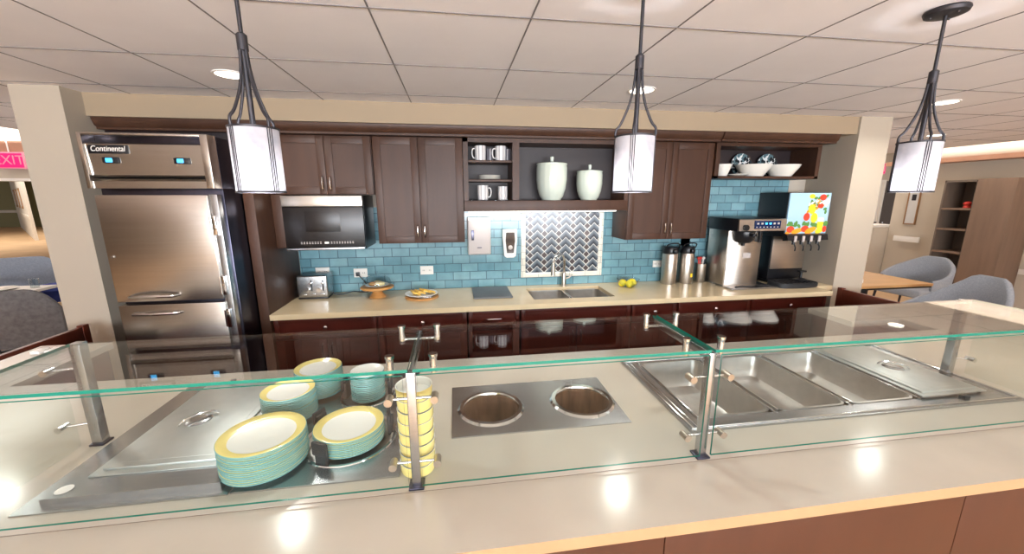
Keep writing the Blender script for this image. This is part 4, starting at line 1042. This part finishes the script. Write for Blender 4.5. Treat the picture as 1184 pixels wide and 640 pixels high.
# ------------------------------------------------------------------ beyond the right column
WX = 8.45
struct(B(WX, WX+.1, -5, 6.45, 0, 2.95).build('wall_right', 'cream'))
struct(B(WX-.35, WX, -5, 6.45, 2.29, 2.36).build('trim_4', 'tan_rail'))
struct(MB().box(WX-.03, WX, 2.5, 4.55, .98, 1.04, .005).box(WX-.03, WX, 2.5, 4.55, .58, .66, .005).build('trim_5', 'white_trim'))
struct(B(6.5, 16, 9.5, 9.6, 0, 2.95).build('wall_far', 'cream'))
t = thing('bookcase', 'tall brown cabinet with open shelves at its side against the right wall', 'bookcase', (8.2, 4.9, 0))
B(8.0, WX-.01, 4.56, 5.0, .0, 2.0, .004).build('cupboard', 'book_wood', t)
MB().box(8.02, WX-.01, 5.0, 5.02, 0, 1.99).box(8.02, WX-.01, 5.40, 5.42, 0, 1.99).box(8.02, WX-.01, 5.0, 5.42, 1.96, 1.99).box(WX-.03, WX-.01, 5.02, 5.40, 0, 1.96).build('shelf_frame', 'book_dark', t)
for z in (.45, .85, 1.22, 1.55): B(8.02, WX-.03, 5.02, 5.40, z-.03, z, .002).build('shelf', 'book_wood', t)
p = tag(MB().ball((8.15, 5.15, 1.62), .05, 1.2, 1, .7).cyl((8.15, 5.15, 1.555), (8.15, 5.15, 1.60), .05, .035).build('ornament', 'red'), 'small red ornament on an open shelf of the bookcase', 'ornament')
t = thing('picture_frame', 'narrow wooden framed picture on the wall left of the bookcase', 'picture', (WX-.02, 6.12, 1.25))
MB().box(WX-.03, WX, 6.02, 6.035, 1.22, 1.84).box(WX-.03, WX, 6.195, 6.21, 1.22, 1.84).box(WX-.03, WX, 6.035, 6.195, 1.22, 1.24).box(WX-.03, WX, 6.035, 6.195, 1.82, 1.84).build('frame', 'frame_wood', t)
B(WX-.018, WX, 6.035, 6.195, 1.24, 1.82).build('print', 'paper', t)
B(WX-.02, WX-.017, 6.08, 6.15, 1.66, 1.77).build('image', 'iron', t)
t = thing('handrail', 'white wall handrail below the framed picture', 'handrail', (WX-.05, 6.05, .9))
B(WX-.09, WX-.06, 5.85, 6.28, .90, 1.0, .01).build('rail', 'white_trim', t)
for y in (5.95, 6.18): B(WX-.06, WX, y-.03, y+.03, .9, .98).build('bracket', 'white_trim', t)
struct(B(8.12, 8.55, 6.46, 6.8, 0, 1.14, .01).build('wall_half', 'cream'))
struct(B(8.08, 8.6, 6.452, 6.84, 1.14, 1.19, .01).build('trim_6', 'white_trim'))
dd = struct(B(11.12, 11.93, 9.46, 9.5, 0, 2.1).build('door_1', 'white_trim'))
B(11.05, 11.12, 9.44, 9.5, 0, 2.18).box(11.93, 11.99, 9.44, 9.5, 0, 2.18).box(11.12, 11.93, 9.44, 9.5, 2.1, 2.18).build('door_frame', 'white_trim', dd)
MB().cyl((11.84, 9.46, 1.0), (11.84, 9.40, 1.0), .02).cyl((11.84, 9.41, 1.0), (11.72, 9.41, 1.0), .012).build('handle', 'iron', dd)
d3 = struct(B(12.0, 12.6, 9.46, 9.5, 0, 2.15).build('door_2', 'door_dark'))
MB().cyl((12.06, 9.46, 1.0), (12.06, 9.40, 1.0), .02).build('handle', 'chrome', d3)
def exit_sign(label, loc, w, h, rz=0.):
    t = thing('exit_sign', label, 'exit sign', loc); x, y, z = loc
    B(x-w/2, x+w/2, y-.02, y+.02, z, z+h, .006).build('case', 'exit_case', t)
    B(x-w/2+.02, x+w/2-.02, y-.0225, y-.0195, z+.02, z+h-.02).build('face', 'exit_red', t)
    text('EXIT', h*.78, Matrix.Translation((x, y-.0235, z+h/2)) @ FACE_Y, 'exit_case', t)
    MB().cyl((x, y, z+h-.002), (x, y, z+h+.3), .008).build('hanger', 'white_trim', t)
    t.rotation_euler = (0, 0, rz)
exit_sign('lit red exit sign seen past the right column', (8.50, 6.9, 2.17), .34, .22)

# dining table and chairs on the right
t = thing('dining_table', 'light oak square dining table beyond the right column', 'table', (5.3, 4.15, 0))
def rot_box(m, cx, cy, a, x0, x1, y0, y1, z0, z1, bev=.0, mi=0):
    return m.box(x0, x1, y0, y1, z0, z1, bev, mi, M4=Matrix.Translation((cx, cy, 0)) @ Matrix.Rotation(a, 4, 'Z'))
TX, TY, TA = 4.99, 4.05, .0
MB().box(4.45, 5.45, 3.58, 4.56, .725, .755, .004).build('top', 'oak', t)
MB().box(4.46, 5.44, 3.59, 4.55, .705, .725).build('edge_band', 'black', t)
MB().cyl((5.1, 4.04, .03), (5.1, 4.04, .71), .04).build('column', 'black', t)
for a in (0, PI/2): rot_box(MB(), 5.1, 4.04, a+PI/4, -.36, .36, -.03, .03, 0, .035, .008).build('foot', 'black', t)
def tub_chair(label, loc, rz, m='fabric', legm='iron', top=.84, w=.33, sweep=1.3):
    """upholstered tub chair: curved back that sweeps down into low arms"""
    t = thing('tub_chair', label, 'chair', (0, 0, 0))
    mb = MB(); bm = mb.bm; n = 32
    ro, th = w, .045
    rings = []
    for i in range(n+1):
        a = math.radians(-118+236*i/n)           # 0 = back centre (towards +Y local)
        k = abs(a)/math.radians(118)
        s = (1-max(0, (k-.16)/.84))**sweep
        zt = .60+(top-.60)*s
        flare = .035*s
        c, q = math.sin(a), math.cos(a)
        q_ = [(ro-th, .40), (ro+.0, .40), (ro+flare*.6, (.40+zt)/2), (ro+flare, zt-.012), (ro+flare-.015, zt), (ro+flare-th+.008, zt), (ro+flare-th-.004, zt-.014), (ro-th, (.40+zt)/2)]
        rings.append([bm.verts.new((c*r*1.02, q*r, z)) for r, z in q_])
    fs = []
    for A, Bq in zip(rings, rings[1:]):
        for j in range(8): fs.append(bm.faces.new((A[j], A[(j+1) % 8], Bq[(j+1) % 8], Bq[j])))
    fs += [bm.faces.new(rings[0]), bm.faces.new(rings[-1][::-1])]
    bmesh.ops.recalc_face_normals(bm, faces=fs)
    mb.build('backrest', m, t, angle=70)
    MB().box(-w+.045, w-.045, -w*.95, w-.06, .36, .47, .03, seg=3).build('seat', m, t)
    for sx in (-1, 1):
        for sy in (-1, 1): MB().cyl((sx*(w-.06), sy*(w-.07), 0), (sx*(w-.09), sy*(w-.1), .37), .011, .017).build('leg', legm, t)
    t.location = loc; t.rotation_euler = (0, 0, rz); ORG[t] = Vector(loc)
    return t
tub_chair('grey fabric tub chair at the far side of the oak table', (6.55, 4.55, 0), -1.5, top=.88, w=.36)
tub_chair('grey fabric tub chair with a sweeping arm, nearest the serving counter', (4.76, 3.0, 0), -1.75, top=.98, w=.38, sweep=1.8)
t = thing('napkin_caddy', 'small white caddy on the near end of the oak table', 'caddy', (4.62, 3.75, .755))
B(4.57, 4.67, 3.72, 3.78, .755, .80, .004).build('tray', 'white_plastic', t)
B(4.585, 4.655, 3.735, 3.765, .79, .83, .003).build('napkins', 'paper', t)

# ------------------------------------------------------------------ beyond the left column
struct(MB().box(-12, -2.7, 7.0, 7.12, 2.03, 2.44).box(-4.0, -2.4, 7.0, 7.12, 0, 2.44).build('wall_left', 'cream'))
struct(B(-12, -2.4, 6.93, 7.0, 2.40, 2.56).build('trim_7', 'tan_rail'))
struct(B(-12, -2.4, 7.0, 7.1, 2.44, 2.95).build('wall_cove', 'white_trim'))
struct(B(-12, -4.0, 6.98, 7.14, 1.99, 2.03).build('trim_8', 'white_trim'))
exit_sign('lit red exit sign on the header past the left column', (-6.43, 6.9, 2.16), .38, .24)
struct(B(-40, -20, 27.5, 27.6, 0, 2.95).build('wall_hall_end', 'olive'))
struct(B(-40, -26, 27.44, 27.5, .85, 1.0).build('trim_9', 'white_trim'))
# hall side wall running diagonally
R4 = Matrix.Translation((-17.2, 18.6, 0)) @ Matrix.Rotation(math.atan2(8.9, -8.8), 4, 'Z')
struct(MB().box(0, 12.4, -.1, 0, 0, 2.95, M4=R4).build('wall_hall', 'white_trim'))
struct(MB().box(0, 12.4, 0, .03, .85, 1.0, M4=R4).build('trim_10', 'white_trim'))
for k, s in enumerate((3.2, 6.0, 8.8)):
    t = thing('picture_frame', 'framed picture on the hall wall past the left column, %s' % ('nearest', 'middle one', 'farthest')[k], 'picture', R4 @ Vector((s, .02, 1.3)), 'pictures in the hall')
    MB().box(s-.55, s+.55, 0, .03, 1.25, 2.15, M4=R4).build('frame', 'frame_wood', t)
    MB().box(s-.45, s+.45, .03, .034, 1.35, 2.05, M4=R4).build('print', 'paper', t)
t = thing('hall_bench', 'dark bench against the olive wall at the end of the hall', 'bench', (-31.0, 26.8, 0))
B(-33, -29.6, 26.4, 27.2, .35, .5, .03).build('seat', 'black', t); B(-33, -29.6, 27.1, 27.3, .5, 1.0, .03).build('backrest', 'black', t)
for x in (-32.8, -29.8):
    for y in (26.5, 27.1): MB().cyl((x, y, 0), (x, y, .36), .04).build('leg', 'black', t)
t = thing('dining_table', 'white topped dining table between the two chairs beyond the left column', 'table', (-5.2, 4.9, 0))
MB().box(-6.0, -4.62, 4.70, 5.12, .72, .75, .004).build('top', 'white_plastic', t)
MB().cyl((-5.2, 4.91, .03), (-5.2, 4.91, .72), .04).build('column', 'black', t)
for a in (0, PI/2): rot_box(MB(), -5.2, 4.91, a+PI/4, -.2, .2, -.03, .03, 0, .035, .008).build('foot', 'black', t)
p = tag(MB().lathe([(0, 0), (.09, 0), (.15, .016), (.149, .02), (.09, .006), (0, .006)], (-5.0, 4.9, .75), 32).build('dinner_plate', 'china'), 'white plate on the dining table beyond the left column', 'plate')
p = tag(MB().lathe([(0, 0), (.035, 0), (.04, .10), (.037, .10), (.033, .008), (0, .008)], (-4.72, 4.98, .75), 28).build('tumbler', 'glass_clear'), 'clear tumbler on the dining table beyond the left column', 'glass')
def square_chair(label, loc, rz, m, w=.34, top=.93, bw=.0):
    t = thing('dining_chair', label, 'chair', (0, 0, 0))
    # slightly curved upright back with rounded upper corners
    mb = MB(); bm = mb.bm; n = 24; rows = []
    for i in range(n+1):
        u = -1+2*i/n
        zt = top if abs(u) < .62 else top-(.62-1+abs(u)-0)**2*1.1 if False else top-(max(0, abs(u)-.55)/.45)**2.4*.20
        y0 = .26+.05*(1-u*u)
        cols = [(u*w, y0, .40), (u*w*1.03, y0+.03, .66), (u*w*1.04, y0+.05, zt-.01), (u*w*1.03, y0+.07, zt), (u*w*1.03, y0+.09, zt-.012), (u*w*1.03, y0+.085, .66), (u*w, y0+.06, .40)]
        rows.append([bm.verts.new(p) for p in cols])
    fs = []
    for A, Bq in zip(rows, rows[1:]):
        for j in range(7): fs.append(bm.faces.new((A[j], A[(j+1) % 7], Bq[(j+1) % 7], Bq[j])))
    fs += [bm.faces.new(rows[0]), bm.faces.new(rows[-1][::-1])]
    bmesh.ops.recalc_face_normals(bm, faces=fs); mb.build('backrest', m, t, angle=70)
    MB().box(-w, w, -.28, .30, .38, .48, .03, seg=3).build('seat', m, t)
    for sx in (-1, 1):
        for sy in (-1, 1): MB().cyl((sx*(w-.04), sy*.24, 0), (sx*(w-.05), sy*.23, .39), .014, .02).build('leg', 'frame_wood', t)
    t.location = loc; t.rotation_euler = (0, 0, rz); ORG[t] = Vector(loc)
    return t
square_chair('dark grey fabric chair with its back to the counter, beyond the left column', (-4.22, 4.26, 0), PI+.25, 'fabric_dark', .46, .94)
square_chair('blue-grey fabric chair facing the counter across the white table', (-5.85, 5.75, 0), .45, 'fabric_blue', .50, .95)
t = thing('footstool', 'navy blue padded stool beside the blue-grey chair', 'stool', (-4.80, 5.35, 0))
MB().lathe([(.22, 0), (.24, .03), (.24, .14), (.2, .18), (0, .19)], (-4.80, 5.35, .53), 32).build('cushion', 'navy', t)
for a in range(4): MB().cyl((-4.80+.17*math.cos(a*PI/2), 5.35+.17*math.sin(a*PI/2), 0), (-4.80+.16*math.cos(a*PI/2), 5.35+.16*math.sin(a*PI/2), .53), .018).build('leg', 'frame_wood', t)

# ------------------------------------------------------------------ camera, world, view
cam = bpy.data.cameras.new('camera'); co = bpy.data.objects.new('camera', cam); COL.objects.link(co)
F_PX, YAW, PIT, ROLL = 445.04, 0.145852, 0.206392, -0.002070
cam.sensor_width = 36; cam.lens = F_PX/1184*36; cam.clip_start = .02; cam.clip_end = 200
f = Vector((math.sin(YAW)*math.cos(PIT), math.cos(YAW)*math.cos(PIT), -math.sin(PIT)))
r = Vector((math.cos(YAW), -math.sin(YAW), 0)); u = r.cross(f)
r2 = r*math.cos(ROLL)+u*math.sin(ROLL); u2 = -r*math.sin(ROLL)+u*math.cos(ROLL)
mw = Matrix((r2, u2, -f)).transposed().to_4x4(); mw.translation = (0, 0, EYE)
co.matrix_world = mw
SC.camera = co
w = bpy.data.worlds.new('world'); SC.world = w; w.use_nodes = True
bg = w.node_tree.nodes['Background']; bg.inputs[0].default_value = (.98, .98, 1, 1); bg.inputs[1].default_value = .8
SC.view_settings.view_transform = 'Standard'; SC.view_settings.look = 'None'; SC.view_settings.gamma = 1; SC.view_settings.use_curve_mapping = False
SC.view_settings.exposure = 0.
SC.cycles.use_denoising = True
SC.cycles.max_bounces = 10; SC.cycles.transparent_max_bounces = 24; SC.cycles.glossy_bounces = 6; SC.cycles.diffuse_bounces = 5
SC.cycles.sample_clamp_indirect = 6
SC.cycles.caustics_reflective = False; SC.cycles.caustics_refractive = False
